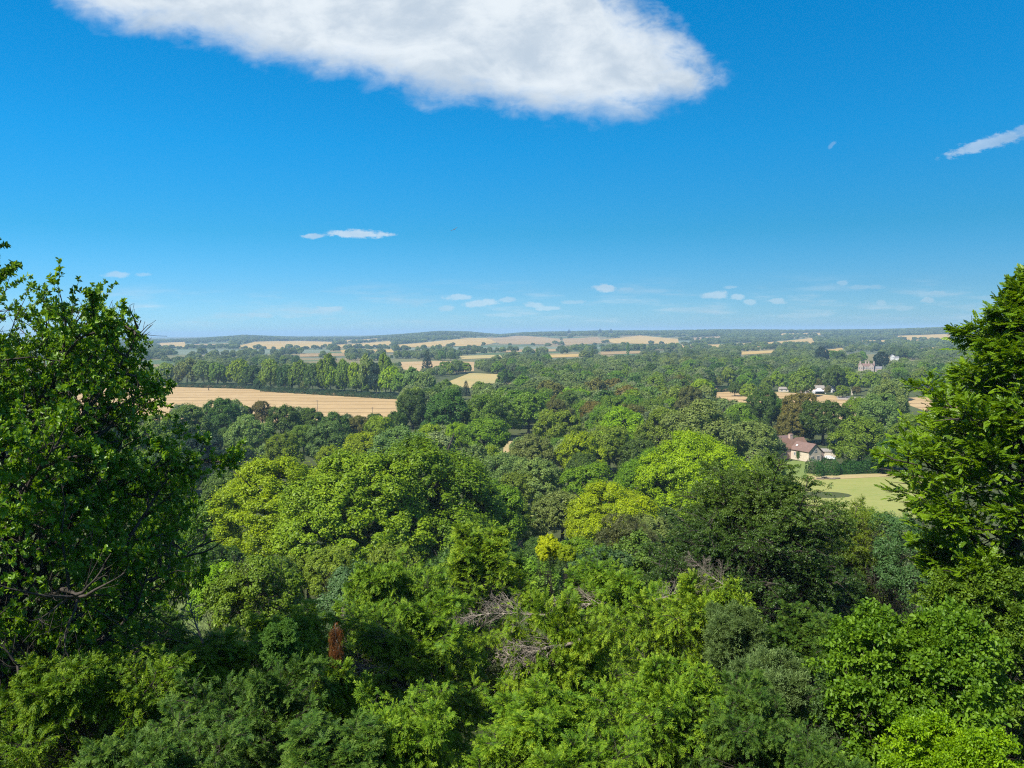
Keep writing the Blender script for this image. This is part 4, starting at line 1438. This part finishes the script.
# ------------------------------------------------------------------ the rest of the woods: one object
rest = np.array(rest)
me = bpy.data.meshes.new('distant_woodland')
me.vertices.add(len(rest))
me.vertices.foreach_set('co', np.stack([x[rest], y[rest], z[rest]], -1).astype(np.float32).ravel())
nR = len(rest)
a = me.attributes.new('idx', 'INT', 'POINT'); a.data.foreach_set('value', rng.integers(0, len(FIRST), nR).astype(np.int32))
a = me.attributes.new('sc', 'FLOAT_VECTOR', 'POINT')
bigger = np.where(rr[rest] > 2300, 1.5, 1.12)
a.data.foreach_set('vector', np.stack([R[rest] / 6 * bigger, R[rest] / 6 * bigger, H[rest] / 12], -1).astype(np.float32).ravel())
a = me.attributes.new('rot', 'FLOAT_VECTOR', 'POINT')
a.data.foreach_set('vector', np.stack([np.zeros(nR), np.zeros(nR), rng.uniform(0, 6.28, nR)], -1).astype(np.float32).ravel())
me.update()
wood = link('distant_woodland', me)
wood.color = (.150, .215, .052, 1)
tag(wood, 'massed far woods and hedgerow trees filling the valley out to the ridge', 'woodland', kind='stuff')
ng = bpy.data.node_groups.new('woodland_nodes', 'GeometryNodeTree')
ng.interface.new_socket('Geometry', in_out='INPUT', socket_type='NodeSocketGeometry')
ng.interface.new_socket('Geometry', in_out='OUTPUT', socket_type='NodeSocketGeometry')
gi, go = ng.nodes.new('NodeGroupInput'), ng.nodes.new('NodeGroupOutput')
jg = ng.nodes.new('GeometryNodeJoinGeometry')
for c_ in FIRST.values():
    oi = ng.nodes.new('GeometryNodeObjectInfo')
    oi.inputs['Object'].default_value = c_
    oi.inputs['As Instance'].default_value = True
    ng.links.new(oi.outputs['Geometry'], jg.inputs[0])
iop = ng.nodes.new('GeometryNodeInstanceOnPoints')
iop.inputs['Pick Instance'].default_value = True
ng.links.new(gi.outputs[0], iop.inputs['Points'])
ng.links.new(jg.outputs[0], iop.inputs['Instance'])


def named(nm, typ):
    q = ng.nodes.new('GeometryNodeInputNamedAttribute')
    q.data_type = typ
    q.inputs['Name'].default_value = nm
    return q.outputs['Attribute']


ng.links.new(named('idx', 'INT'), iop.inputs['Instance Index'])
ng.links.new(named('sc', 'FLOAT_VECTOR'), iop.inputs['Scale'])
e2r = ng.nodes.new('FunctionNodeEulerToRotation')
ng.links.new(named('rot', 'FLOAT_VECTOR'), e2r.inputs[0])
ng.links.new(e2r.outputs[0], iop.inputs['Rotation'])
sm = ng.nodes.new('GeometryNodeSetMaterial')
sm.inputs['Material'].default_value = M_FAR
ng.links.new(iop.outputs[0], sm.inputs[0])
ng.links.new(sm.outputs[0], go.inputs[0])
md = wood.modifiers.new('wood', 'NODES')
md.node_group = ng

# ------------------------------------------------------------------ buildings
M_WALLC = plain('cream_render', (.60, .52, .40), .9, (.50, .42, .32), 1.2)
M_BRICK = plain('pink_brick', (.42, .27, .20), .9, (.55, .42, .34), 2.5)
M_STONE = plain('manor_stone', (.30, .235, .19), .9, (.38, .31, .26), .5)
M_WHITE = plain('white_paint', (.62, .61, .58), .6, (.52, .51, .48), 1.5)
M_GLASS = plain('window_glass', (.05, .07, .09), .12)
M_SLATE = plain('slate', (.14, .14, .15), .6, (.20, .19, .19), 2)
M_TIN = plain('tin_roof', (.27, .24, .205), .7, (.20, .18, .16), 1.5)
M_WOODP = plain('weathered_wood', (.20, .16, .12), .9, (.12, .10, .08), 4)


def tile_mat(name, c1, c2):
    m, t = material(name)
    tc = t.n('ShaderNodeTexCoord').outputs['Object']
    br = t.n('ShaderNodeTexBrick', ins={'Vector': tc, 'Scale': 2.2, 'Mortar Size': .03, 'Color1': c1 + (1,), 'Color2': c2 + (1,), 'Mortar': tuple(k * .5 for k in c1) + (1,)})
    f = t.ramp(t.noise(tc, .7, 5, .7), .3, .7)
    c = t.mix(t.m('MULTIPLY', f, .55), br.outputs[0], tuple(k * .6 for k in c2))
    p = t.n('ShaderNodeBsdfPrincipled', ins={'Base Color': c, 'Roughness': .85})
    t.n('ShaderNodeOutputMaterial', ins={0: p.outputs[0]})
    return m


M_TILE = tile_mat('clay_tiles', (.25, .135, .085), (.19, .11, .075))
M_TILE2 = tile_mat('old_clay_tiles', (.24, .145, .115), (.19, .12, .10))


def gable(parent, name_w, name_r, a0, a1, b0, b1, eave, ridge, along, mw, mr, over=.35):
    """walls with gable ends, and a separate thick roof; ridge runs along 'a' or 'b'"""
    bm = bmesh.new()
    z0 = -.6
    if along == 'a':
        mid = (b0 + b1) / 2
        prof = [(b0, z0), (b1, z0), (b1, eave), (mid, ridge), (b0, eave)]
        mk = lambda s, q: (s, q[0], q[1])
        s0, s1 = a0, a1
    else:
        mid = (a0 + a1) / 2
        prof = [(a0, z0), (a1, z0), (a1, eave), (mid, ridge), (a0, eave)]
        mk = lambda s, q: (q[0], s, q[1])
        s0, s1 = b0, b1
    A = [bm.verts.new(mk(s0, q)) for q in prof]
    B = [bm.verts.new(mk(s1, q)) for q in prof]
    bm.faces.new(A)
    bm.faces.new(B)
    for i in range(5):
        bm.faces.new([A[i], A[(i + 1) % 5], B[(i + 1) % 5], B[i]])
    link(name_w, bm_mesh(name_w, bm), mw, parent)
    bm = bmesh.new()
    hw = abs(prof[1][0] - prof[0][0]) / 2
    sl = (ridge - eave) / hw
    th = .18
    e0, e1 = prof[0][0] - over, prof[1][0] + over
    ze = eave - over * sl + .03
    outer = [(e0, ze), (mid, ridge + .03), (e1, ze), (e1, ze + th), (mid, ridge + th * 1.25), (e0, ze + th)]
    A = [bm.verts.new(mk(s0 - over, q)) for q in outer]
    B = [bm.verts.new(mk(s1 + over, q)) for q in outer]
    for vs in (A, B):
        bm.faces.new([vs[0], vs[1], vs[4], vs[5]])
        bm.faces.new([vs[1], vs[2], vs[3], vs[4]])
    for i in range(6):
        bm.faces.new([A[i], A[(i + 1) % 6], B[(i + 1) % 6], B[i]])
    return link(name_r, bm_mesh(name_r, bm), mr, parent)


def window(parent, c, nrm, w, h, name='window'):
    """frame standing proud of a wall, pane set in it; c centre, nrm outward 2D normal"""
    n = Vector((nrm[0], nrm[1], 0)).normalized()
    s = Vector((-n.y, n.x, 0))
    M = Matrix(((s.x, n.x, 0, c[0]), (s.y, n.y, 0, c[1]), (0, 0, 1, c[2]), (0, 0, 0, 1)))
    bm = bmesh.new()
    f = .09
    box(bm, -w / 2, w / 2, .0, .08, h / 2 - f, h / 2, M)
    box(bm, -w / 2, w / 2, .0, .10, -h / 2, -h / 2 + f, M)
    box(bm, -w / 2, -w / 2 + f, .0, .08, -h / 2 + f, h / 2 - f, M)
    box(bm, w / 2 - f, w / 2, .0, .08, -h / 2 + f, h / 2 - f, M)
    box(bm, -f / 2, f / 2, .0, .07, -h / 2 + f, h / 2 - f, M)
    o = link(name, bm_mesh(name, bm), M_WHITE, parent)
    bm = bmesh.new()
    box(bm, -w / 2 + f, -f / 2, .01, .035, -h / 2 + f, h / 2 - f, M)
    box(bm, f / 2, w / 2 - f, .01, .035, -h / 2 + f, h / 2 - f, M)
    link('pane', bm_mesh('pane', bm), M_GLASS, o)
    return o


def facing(px, py, turn):
    """ground point plus rotation so that local +x looks back at the camera turned to the image right by 'turn'"""
    P = hit(px, py)
    c = unit(-(P[:2] - CAM[:2]))
    r = np.array([-c[1], c[0]])      # image right
    g_ = math.cos(turn) * c + math.sin(turn) * r
    return P, math.atan2(g_[1], g_[0])


# tiled cottage.  local x points out of the gable end, local -y is the sunlit side seen to the left of it
P, rz = facing(815, 461.5, rad(46))
P[2] = ground(P[0], P[1])
e = empty('cottage', P, rz, label='cream cottage with brown clay tiled roofs beside a long clipped hedge', cat='house')
S = 1.0
sy = -1
gable(e, 'wall', 'roof', -9, 0, -3.2, 3.2, 3.9, 6.5, 'a', M_WALLC, M_TILE2)
r_ = gable(e, 'wall', 'roof', -15.2, -9.02, -20.0, 6.0, 4.2, 7.3, 'b', M_BRICK, M_TILE)
gable(e, 'wall', 'roof', -25, -19, -4, 9, 3.6, 6.8, 'b', M_BRICK, M_TILE2)
gable(e, 'wall', 'roof', -7.0, -1.5, 3.22, 6.2, 2.5, 3.6, 'a', M_BRICK, M_TILE2, .2)
bm = bmesh.new()
box(bm, -12.6, -11.6, -1.2, .2, 6.2, 8.9)
box(bm, -12.7, -11.5, -1.3, .3, 8.9, 9.1)
ch = link('chimney', bm_mesh('chimney', bm), M_BRICK, e)
bm = bmesh.new()
for q in (-.8, -.2):
    bmesh.ops.create_cone(bm, segments=10, radius1=.16, radius2=.12, depth=.5, matrix=Matrix.Translation((-12.1, q, 9.3)))
link('chimney_pot', bm_mesh('chimney_pot', bm), M_TILE, ch)
window(e, (.0, .2, 4.1), (1, 0), 1.4, 1.1)
window(e, (.0, -1.3, 1.4), (1, 0), 1.5, 1.3)
window(e, (.0, 1.6, 1.4), (1, 0), 1.3, 1.3)
window(e, (-7.0, -3.2, 2.3), (0, -1), .9, 1.1)
window(e, (-10.5, -3.4 - 1, 2.0), (1, 0), .01, .01) if False else None
window(e, (-9.0, -6.0, 2.0), (1, 0), 1.3, 1.2)
window(e, (-9.0, -11.0, 2.0), (1, 0), 1.3, 1.2)
# roof light
n_ = Vector((0, -(6.5 - 3.9), 3.2)).normalized()
bm = bmesh.new()
Mx = Matrix.Translation((-7.4, -1.75, 5.35)) @ Vector((0, 0, 1)).rotation_difference(n_).to_matrix().to_4x4()
box(bm, -.45, .45, -.35, .35, 0, .12, Mx)
link('roof_light', bm_mesh('roof_light', bm), M_WHITE, e)
# climber on the lit wall
rngc = np.random.default_rng(3)
pc_ = np.stack([-5.3 + rngc.normal(size=500) * .45, -3.35 + rngc.normal(size=500) * .08, 2.2 + rngc.normal(size=500) * .8], -1)
V, Q = leaf_quads(rngc, pc_, unit(np.array([0, -1, .4]) + rngc.normal(size=(500, 3)) * .4), .25)
o = link('climbing_shrub', mesh_np('climbing_shrub', V, Q, np.full(500, .5)), M_LEAF)
o.location, o.rotation_euler = e.location, e.rotation_euler
o.color = (.05, .11, .02, 1)
tag(o, 'small green climber growing up the sunlit cottage wall', 'climber')

# half hidden white cottage
P, rz = facing(729, 452, rad(-20))
P[2] = ground(P[0], P[1])
e = empty('cottage', P, rz, label='small white cottage glimpsed between bright lime and blue green tree', cat='house')
gable(e, 'wall', 'roof', -8, 0, -2.6, 2.6, 3.6, 5.9, 'b', M_WHITE, M_TILE2)
window(e, (.0, -1.0, 2.2), (1, 0), 1.1, 1.1)
window(e, (.0, 1.2, 2.2), (1, 0), 1.1, 1.1)


def hedge(px0, py0, px1, py1, h, w, label, color, name='hedge'):
    A, B = hit(px0, py0), hit(px1, py1)
    L = np.linalg.norm((B - A)[:2])
    rg = np.random.default_rng(int(px0))
    n = int(L * (2 * h + w) * 22)
    s = rg.random(n)
    a = rg.uniform(0, math.pi, n)
    bump = 1 + .2 * np.sin(s * L * .31) + .16 * np.sin(s * L * .83 + 1) + .12 * np.sin(s * L * .53 + np.sin(s * L * .11) * 5)
    u_ = unit((B - A)[:2])
    v_ = np.array([-u_[1], u_[0]])
    cy, cz = np.cos(a), np.sin(a)
    se = lambda q: np.sign(q) * np.abs(q) ** .6
    Pp = np.zeros((n, 3))
    Pp[:, :2] = A[:2] + (B - A)[:2] * s[:, None] + v_ * (se(cy) * w / 2 * bump)[:, None]
    Pp[:, 2] = ground(Pp[:, 0], Pp[:, 1]) + se(cz) * h * bump * rg.uniform(.85, 1.04, n)
    lo = rg.random(n) < .4
    Pp[lo, 2] -= (Pp[lo, 2] - ground(Pp[lo, 0], Pp[lo, 1])) * rg.random(lo.sum())
    Nn = np.zeros((n, 3))
    Nn[:, :2] = v_ * cy[:, None]
    Nn[:, 2] = cz
    Nn = unit(Nn + rg.normal(size=(n, 3)) * .4)
    V, Q = leaf_quads(rg, Pp - np.array([A[0], A[1], 0]), Nn, .42)
    o = link(name, mesh_np(name, V, Q, rg.uniform(.3, .7, n)), M_LEAF)
    o.location = (A[0], A[1], 0)
    o.color = color + (1,)
    tag(o, label, 'hedge')
    return o


hedge(810, 475.5, 892, 470, 4.2, 5.5, 'long rounded green hedge in front of the cottage garden', (.045, .115, .022))
hedge(705, 393, 735, 391, 3.5, 5, 'low dark hedge along the far edge of the paddock', (.03, .07, .02))

hedge(96, 384.6, 262, 389.2, 4.0, 7, 'dark undergrowth edging the belt behind the straight part of the tan field', (.030, .062, .018), 'undergrowth')
hedge(264, 391.3, 404, 399.5, 3.6, 7, 'dark undergrowth edging the belt towards the fallow strip', (.034, .07, .02), 'undergrowth')

# boundary wall / outbuilding beside the cottage
P, rz = facing(829, 457.6, rad(8))
P[2] = ground(P[0], P[1])
e = empty('outbuilding', P, rz, label='low buff outbuilding behind the parked white car', cat='outbuilding')
gable(e, 'wall', 'roof', -6, -2.5, -3.2, 3.0, 1.9, 2.7, 'b', M_WALLC, M_TIN, .2)


# parked car
def car(P, rz, label, mat):
    e = empty('parked_car', P, rz, label=label, cat='car')
    bm = bmesh.new()
    prof = [(-2.1, .35), (-2.15, .75), (-1.95, .95), (-1.5, 1.0), (-1.1, 1.42), (.5, 1.45), (1.15, 1.02), (2.0, .85), (2.15, .6), (2.1, .35)]
    A = [bm.verts.new((0 + q[0], -.82 + (.12 if q[1] > 1.1 else 0), q[1])) for q in prof]
    B = [bm.verts.new((0 + q[0], .82 - (.12 if q[1] > 1.1 else 0), q[1])) for q in prof]
    bm.faces.new(A); bm.faces.new(B)
    for i in range(len(prof)):
        j = (i + 1) % len(prof)
        bm.faces.new([A[i], A[j], B[j], B[i]])
    bmesh.ops.bevel(bm, geom=bm.edges[:], offset=.04, segments=2, affect='EDGES')
    link('body', bm_mesh('body', bm), mat, e)
    bm = bmesh.new()
    for sg in (-1, 1):
        for a0, a1 in ((-1.1, -.35), (-.28, .55)):
            box(bm, a0, a1, sg * .73 - .02, sg * .73 + .02, 1.03, 1.34)
    box(bm, .62, .66, -.6, .6, 1.06, 1.36, Matrix.Translation((.12, 0, 0)))
    link('window', bm_mesh('window', bm), M_GLASS, e)
    for a in (-1.3, 1.3):
        for b in (-.8, .8):
            bm = bmesh.new()
            bmesh.ops.create_cone(bm, segments=18, radius1=.33, radius2=.33, depth=.2, cap_ends=True, matrix=Matrix.Translation((a, b, .33)) @ Matrix.Rotation(math.pi / 2, 4, 'X'))
            link('wheel', bm_mesh('wheel', bm), M_TYRE, e)
    return e


M_TYRE = plain('tyre', (.02, .02, .02), .8)
M_CARW = plain('car_white', (.78, .79, .80), .25, coat=.6)
P, rz = facing(829, 459.6, rad(80))
P[2] = ground(P[0], P[1]) + .02
car(P, rz, 'white car parked behind the hedge beside the cottage', M_CARW)
M_CARD = plain('car_grey', (.08, .08, .09), .3, coat=.6)
P, rz = facing(849, 398.4, rad(85))
P[2] = ground(P[0], P[1]) + .13
car(P, rz, 'dark car standing on the pale track past the sheds', M_CARD)

# log heap at the hedge corner
rg = random.Random(4)
P = hit(828, 479.5)
for i, (dx, dy, dz, L, r, lab) in enumerate([(-2.6, 0, .25, 2.2, .28, 'outermost dark log at the cottage end of the hedge foot'), (-.6, .5, .3, 2.6, .32, 'thickest dark log before the hedge'),
                                             (1.2, -.3, .22, 2.0, .25, 'short dark log in the middle of the scattered logs'), (3.0, .2, .25, 2.2, .26, 'dark log at the far end of the scattered logs'), (-1.2, .1, .75, 1.8, .2, 'pale topped log lying across two others')]):
    bm = bmesh.new()
    a = rg.uniform(-.5, .5)
    bmesh.ops.create_cone(bm, segments=12, radius1=r, radius2=r * .85, depth=L, matrix=Matrix.Rotation(a, 4, 'Z') @ Matrix.Rotation(math.pi / 2, 4, 'Y'))
    for v in bm.verts:
        v.co += Vector((rg.uniform(-.03, .03), rg.uniform(-.03, .03), rg.uniform(-.03, .03)))
    o = link('log', bm_mesh('log', bm), M_DEAD if i == 4 else M_WOODP)
    o.location = (P[0] + dx, P[1] + dy, float(ground(P[0] + dx, P[1] + dy)) + dz + .1)
    tag(o, lab, 'log', 'logs lying before the hedge')

# manor
P, rz = facing(866, 373, rad(-8))
P[2] = ground(P[0], P[1])
e = empty('manor_house', P, rz, label='large pinkish stone manor with gables and chimneys among the trees', cat='house')
e.scale = (.82, .82, .82)
gable(e, 'wall', 'roof', -12, -1, -10, 10, 9.5, 12.5, 'b', M_STONE, M_TILE2)
gable(e, 'wall', 'roof', -6, 1.0, -9.8, -3.6, 9.6, 13.0, 'a', M_STONE, M_TILE2, .15)
gable(e, 'wall', 'roof', -6, 1.0, 3.6, 9.8, 9.6, 13.0, 'a', M_STONE, M_TILE2, .15)
gable(e, 'wall', 'roof', -11, -3, 10.03, 19, 6.0, 8.8, 'b', M_STONE, M_SLATE, .2)
for cy_ in (-8.5, -1.5, 2.2, 8.8):
    bm = bmesh.new()
    box(bm, -7.6, -6.0, cy_ - .9, cy_ + .9, 11, 15.4)
    box(bm, -7.8, -5.8, cy_ - 1.1, cy_ + 1.1, 15.4, 15.8)
    link('chimney', bm_mesh('chimney', bm), M_STONE, e)
for b_, a_ in ((-8.2, 1.0), (-5.2, 1.0), (-2.2, -1.0), (0, -1.0), (2.2, -1.0), (5.2, 1.0), (8.2, 1.0)):
    for zc in (2.2, 6.6):
        window(e, (a_, b_, zc), (1, 0), 1.5, 2.2)
for b_ in (12.5, 15.5):
    window(e, (-3.0, b_, 3.8), (1, 0), 1.4, 1.8)

# white country house
P, rz = facing(893, 360.5, rad(15))
P[2] = ground(P[0], P[1])
e = empty('country_house', P, rz, label='white country house with grey roof among trees beyond the manor', cat='house')
e.scale = (.7, .7, .7)
gable(e, 'wall', 'roof', -8, 0, -4, 3, 9.5, 13, 'a', M_WHITE, M_SLATE)
gable(e, 'wall', 'roof', -9, -3, 3.03, 13, 5.5, 8.5, 'b', M_WHITE, M_SLATE)
for b_ in (-2.2, 1.2):
    for zc in (2.5, 6.5):
        window(e, (0, b_, zc), (1, 0), 1.3, 1.9)

# long low barn behind the marquee, garden shed, white shed, hut
P, rz = facing(821, 391.8, rad(5)); P[2] = ground(P[0], P[1])
e = empty('barn', P, rz, label='long low barn with dusty tan roof behind the white marquee', cat='barn')
gable(e, 'wall', 'roof', -8, 0, -11, 11, 2.6, 4.6, 'b', M_BRICK, M_TIN)
bm = bmesh.new(); box(bm, .01, .09, -2, 2, -.5, 2.3); link('door', bm_mesh('door', bm), M_WOODP, e)
P, rz = facing(805.5, 393.6, rad(25)); P[2] = ground(P[0], P[1])
e = empty('garden_shed', P, rz, label='grey roofed garden shed at the paddock edge', cat='shed')
gable(e, 'wall', 'roof', -4, 0, -2.8, 2.8, 2.1, 3.2, 'b', M_WOODP, M_TIN)
bm = bmesh.new(); box(bm, .01, .07, -.5, .5, -.5, 1.9); link('door', bm_mesh('door', bm), M_WHITE, e)
P, rz = facing(833, 392.5, rad(10)); P[2] = ground(P[0], P[1])
e = empty('garden_shed', P, rz, label='small white shed between golden bush and round green bush', cat='shed')
gable(e, 'wall', 'roof', -3, 0, -1.6, 1.6, 2.6, 3.6, 'a', M_WHITE, M_SLATE)
bm = bmesh.new(); box(bm, .01, .07, -.45, .45, -.5, 2.0); link('door', bm_mesh('door', bm), M_WOODP, e)
P, rz = facing(784, 392, rad(15)); P[2] = ground(P[0], P[1])
e = empty('summer_house', P, rz, label='low buff summer house at the end of the row of round trees', cat='hut')
gable(e, 'wall', 'roof', -4, 0, -3.5, 3.5, 2.4, 3.8, 'b', M_WALLC, M_TIN)
window(e, (0, -1.8, 1.4), (1, 0), 1.2, 1.1)
window(e, (0, 1.8, 1.4), (1, 0), 1.2, 1.1)
# marquee
M_CANVAS = plain('canvas', (.72, .73, .75), .7)
P, rz = facing(819, 393.6, rad(20)); P[2] = ground(P[0], P[1])
e = empty('marquee', P, rz, label='white canvas marquee with a peaked roof at the paddock edge', cat='marquee')
bm = bmesh.new()
lo_ = [bm.verts.new(q) for q in ((-3, -4, 2.0), (3, -4, 2.0), (3, 4, 2.0), (-3, 4, 2.0))]
mi_ = [bm.verts.new(q) for q in ((-1.1, -2.4, 2.7), (1.1, -2.4, 2.7), (1.1, 2.4, 2.7), (-1.1, 2.4, 2.7))]
hi1 = [bm.verts.new(q) for q in ((0, -1.3, 4.0), (0, 1.3, 4.0))]
for i in range(4):
    j = (i + 1) % 4
    bm.faces.new([lo_[i], lo_[j], mi_[j], mi_[i]])
bm.faces.new([mi_[0], mi_[1], hi1[0]]); bm.faces.new([mi_[2], mi_[3], hi1[1]])
bm.faces.new([mi_[1], mi_[2], hi1[1], hi1[0]]); bm.faces.new([mi_[3], mi_[0], hi1[0], hi1[1]])
link('roof', bm_mesh('roof', bm), M_CANVAS, e)
bm = bmesh.new()
box(bm, -2.9, 2.9, -3.92, -3.87, 0, 2.0); box(bm, -2.9, 2.9, 3.87, 3.92, 0, 2.0); box(bm, -2.92, -2.87, -3.8, 3.8, 0, 2.0)
link('side_wall', bm_mesh('side_wall', bm), M_CANVAS, e)
for a in (-2.95, 2.95):
    for b in (-3.95, 3.95):
        bm = bmesh.new(); bmesh.ops.create_cone(bm, segments=8, radius1=.05, radius2=.05, depth=2.2, matrix=Matrix.Translation((a, b, .95)))
        link('pole', bm_mesh('pole', bm), M_WHITE, e)
# pale gate post
P = hit(852, 395.2); P[2] = ground(P[0], P[1])
bm = bmesh.new()
box(bm, -.4, .4, -.4, .4, -.3, 3.6); box(bm, -.55, .55, -.55, .55, 3.6, 3.8)
bmesh.ops.create_cone(bm, segments=4, radius1=.7, radius2=0, depth=.6, matrix=Matrix.Translation((0, 0, 4.1)) @ Matrix.Rotation(rad(45), 4, 'Z'))
o = link('gate_post', bm_mesh('gate_post', bm), M_WALLC); o.location = P
tag(o, 'tall pale gate pillar between round green bush and russet bush', 'gate post')

# utility poles in the tan field, dead stump beyond
for (px, top, base, lab) in ((317.5, 400, 412, 'wooden utility pole at the near edge of the tan field above the dark trees'), (372.5, 407, 419, 'wooden utility pole at the corner of the tan field nearest the limes')):
    P = hit(px, base); P[2] = ground(P[0], P[1])
    D = (P - CAM) @ Fv
    h_ = (base - top) / FPX * D
    e = empty('utility_pole', P, .4, label=lab, cat='utility pole', group='utility poles in the tan field')
    bm = bmesh.new(); bmesh.ops.create_cone(bm, segments=10, radius1=.17, radius2=.11, depth=h_ + .5, matrix=Matrix.Translation((0, 0, h_ / 2 - .25)))
    link('pole', bm_mesh('pole', bm), M_WOODP, e)
    bm = bmesh.new(); box(bm, -.7, .7, -.06, .06, h_ - .6, h_ - .45); link('crossarm', bm_mesh('crossarm', bm), M_WOODP, e)
    bm = bmesh.new()
    for q in (-.6, 0, .6):
        bmesh.ops.create_cone(bm, segments=8, radius1=.05, radius2=.04, depth=.16, matrix=Matrix.Translation((q, .0, h_ - .37 + (.02 if q else .1))))
    link('insulator', bm_mesh('insulator', bm), M_WHITE, e)
P = hit(209, 390.5); P[2] = ground(P[0], P[1])
rngs = np.random.default_rng(8)
st = march(rngs, np.array([[0, 0, -.3]]), np.array([[.05, 0, 1.]]), np.array([4.6]), 8, 0, .08)
br_, lb = children(rngs, st, np.array([4.6]), 6, .5, 1, .8, 1.2, .3, .12, 5, .2, .1)
V, Q = join_vq([tubes(st, (.42 * (1 - .6 * np.linspace(0, 1, 8)))[None], 8), tubes(br_, np.tile(.13 * (1 - .7 * np.linspace(0, 1, 5)), (len(br_), 1)), 5)])
o = link('dead_tree', mesh_np('dead_tree', V, Q, smooth=True), M_BARK); o.location = P
tag(o, 'bare broken dead tree standing alone in the tan field', 'dead tree')

# ------------------------------------------------------------------ soaring bird
P = CAM + ray(454, 229.5) * 150
e = empty('bird_of_prey', P, rad(20), label='dark bird of prey soaring alone in the blue sky', cat='bird')
e.rotation_euler = (rad(10), rad(-28), rad(15))
bm = bmesh.new()
sec = [(-.32, .02), (-.22, .05), (-.05, .085), (.1, .07), (.2, .05), (.27, .02)]
rings = []
for yy_, r in sec:
    rings.append([bm.verts.new((r * math.cos(a), yy_, r * .85 * math.sin(a))) for a in [i * math.pi / 4 for i in range(8)]])
for A, B in zip(rings[:-1], rings[1:]):
    for i in range(8):
        bm.faces.new([A[i], A[(i + 1) % 8], B[(i + 1) % 8], B[i]])
bm.faces.new(rings[0]); bm.faces.new(rings[-1])
for sg in (-1, 1):     # swept wings of real thickness with notched tips
    pts = [(.04, .12), (.35, .17), (.62, .08), (.78, -.06), (.70, -.08), (.66, -.13), (.60, -.11), (.55, -.17), (.48, -.12), (.25, -.10), (.04, -.08)]
    up_ = [bm.verts.new((sg * a, b, .03 + .12 * a * a + .012)) for a, b in pts]
    dn_ = [bm.verts.new((sg * a, b, .03 + .12 * a * a - .012)) for a, b in pts]
    bm.faces.new(up_); bm.faces.new(dn_)
    for i in range(len(pts)):
        j = (i + 1) % len(pts)
        bm.faces.new([up_[i], up_[j], dn_[j], dn_[i]])
tl = [(-.04, -.28), (.04, -.28), (.13, -.52), (0, -.46), (-.13, -.52)]
up_ = [bm.verts.new((a, b, .01)) for a, b in tl]; dn_ = [bm.verts.new((a, b, -.01)) for a, b in tl]
bm.faces.new(up_); bm.faces.new(dn_)
for i in range(5):
    bm.faces.new([up_[i], up_[(i + 1) % 5], dn_[(i + 1) % 5], dn_[i]])
b_ = link('body', bm_mesh('body', bm), plain('feathers', (.05, .035, .03), .8, (.10, .07, .05), 8), e)

# ------------------------------------------------------------------ haze
bm = bmesh.new()
box(bm, -13800, 13800, -13800, 13800, 0.6, 80)
hz = link('haze', bm_mesh('haze', bm))
m = bpy.data.materials.new('haze')
m.use_nodes = True
t = NT(m.node_tree)
vol = t.n('ShaderNodeVolumePrincipled', ins={'Color': (.50, .75, 1.0, 1), 'Density': 1.15e-4, 'Anisotropy': 0.0})
t.n('ShaderNodeOutputMaterial', ins={1: vol.outputs[0]})
hz.data.materials.append(m)
tag(hz, 'thin blue summer haze lying over the whole valley', 'haze', kind='stuff')
print('done')
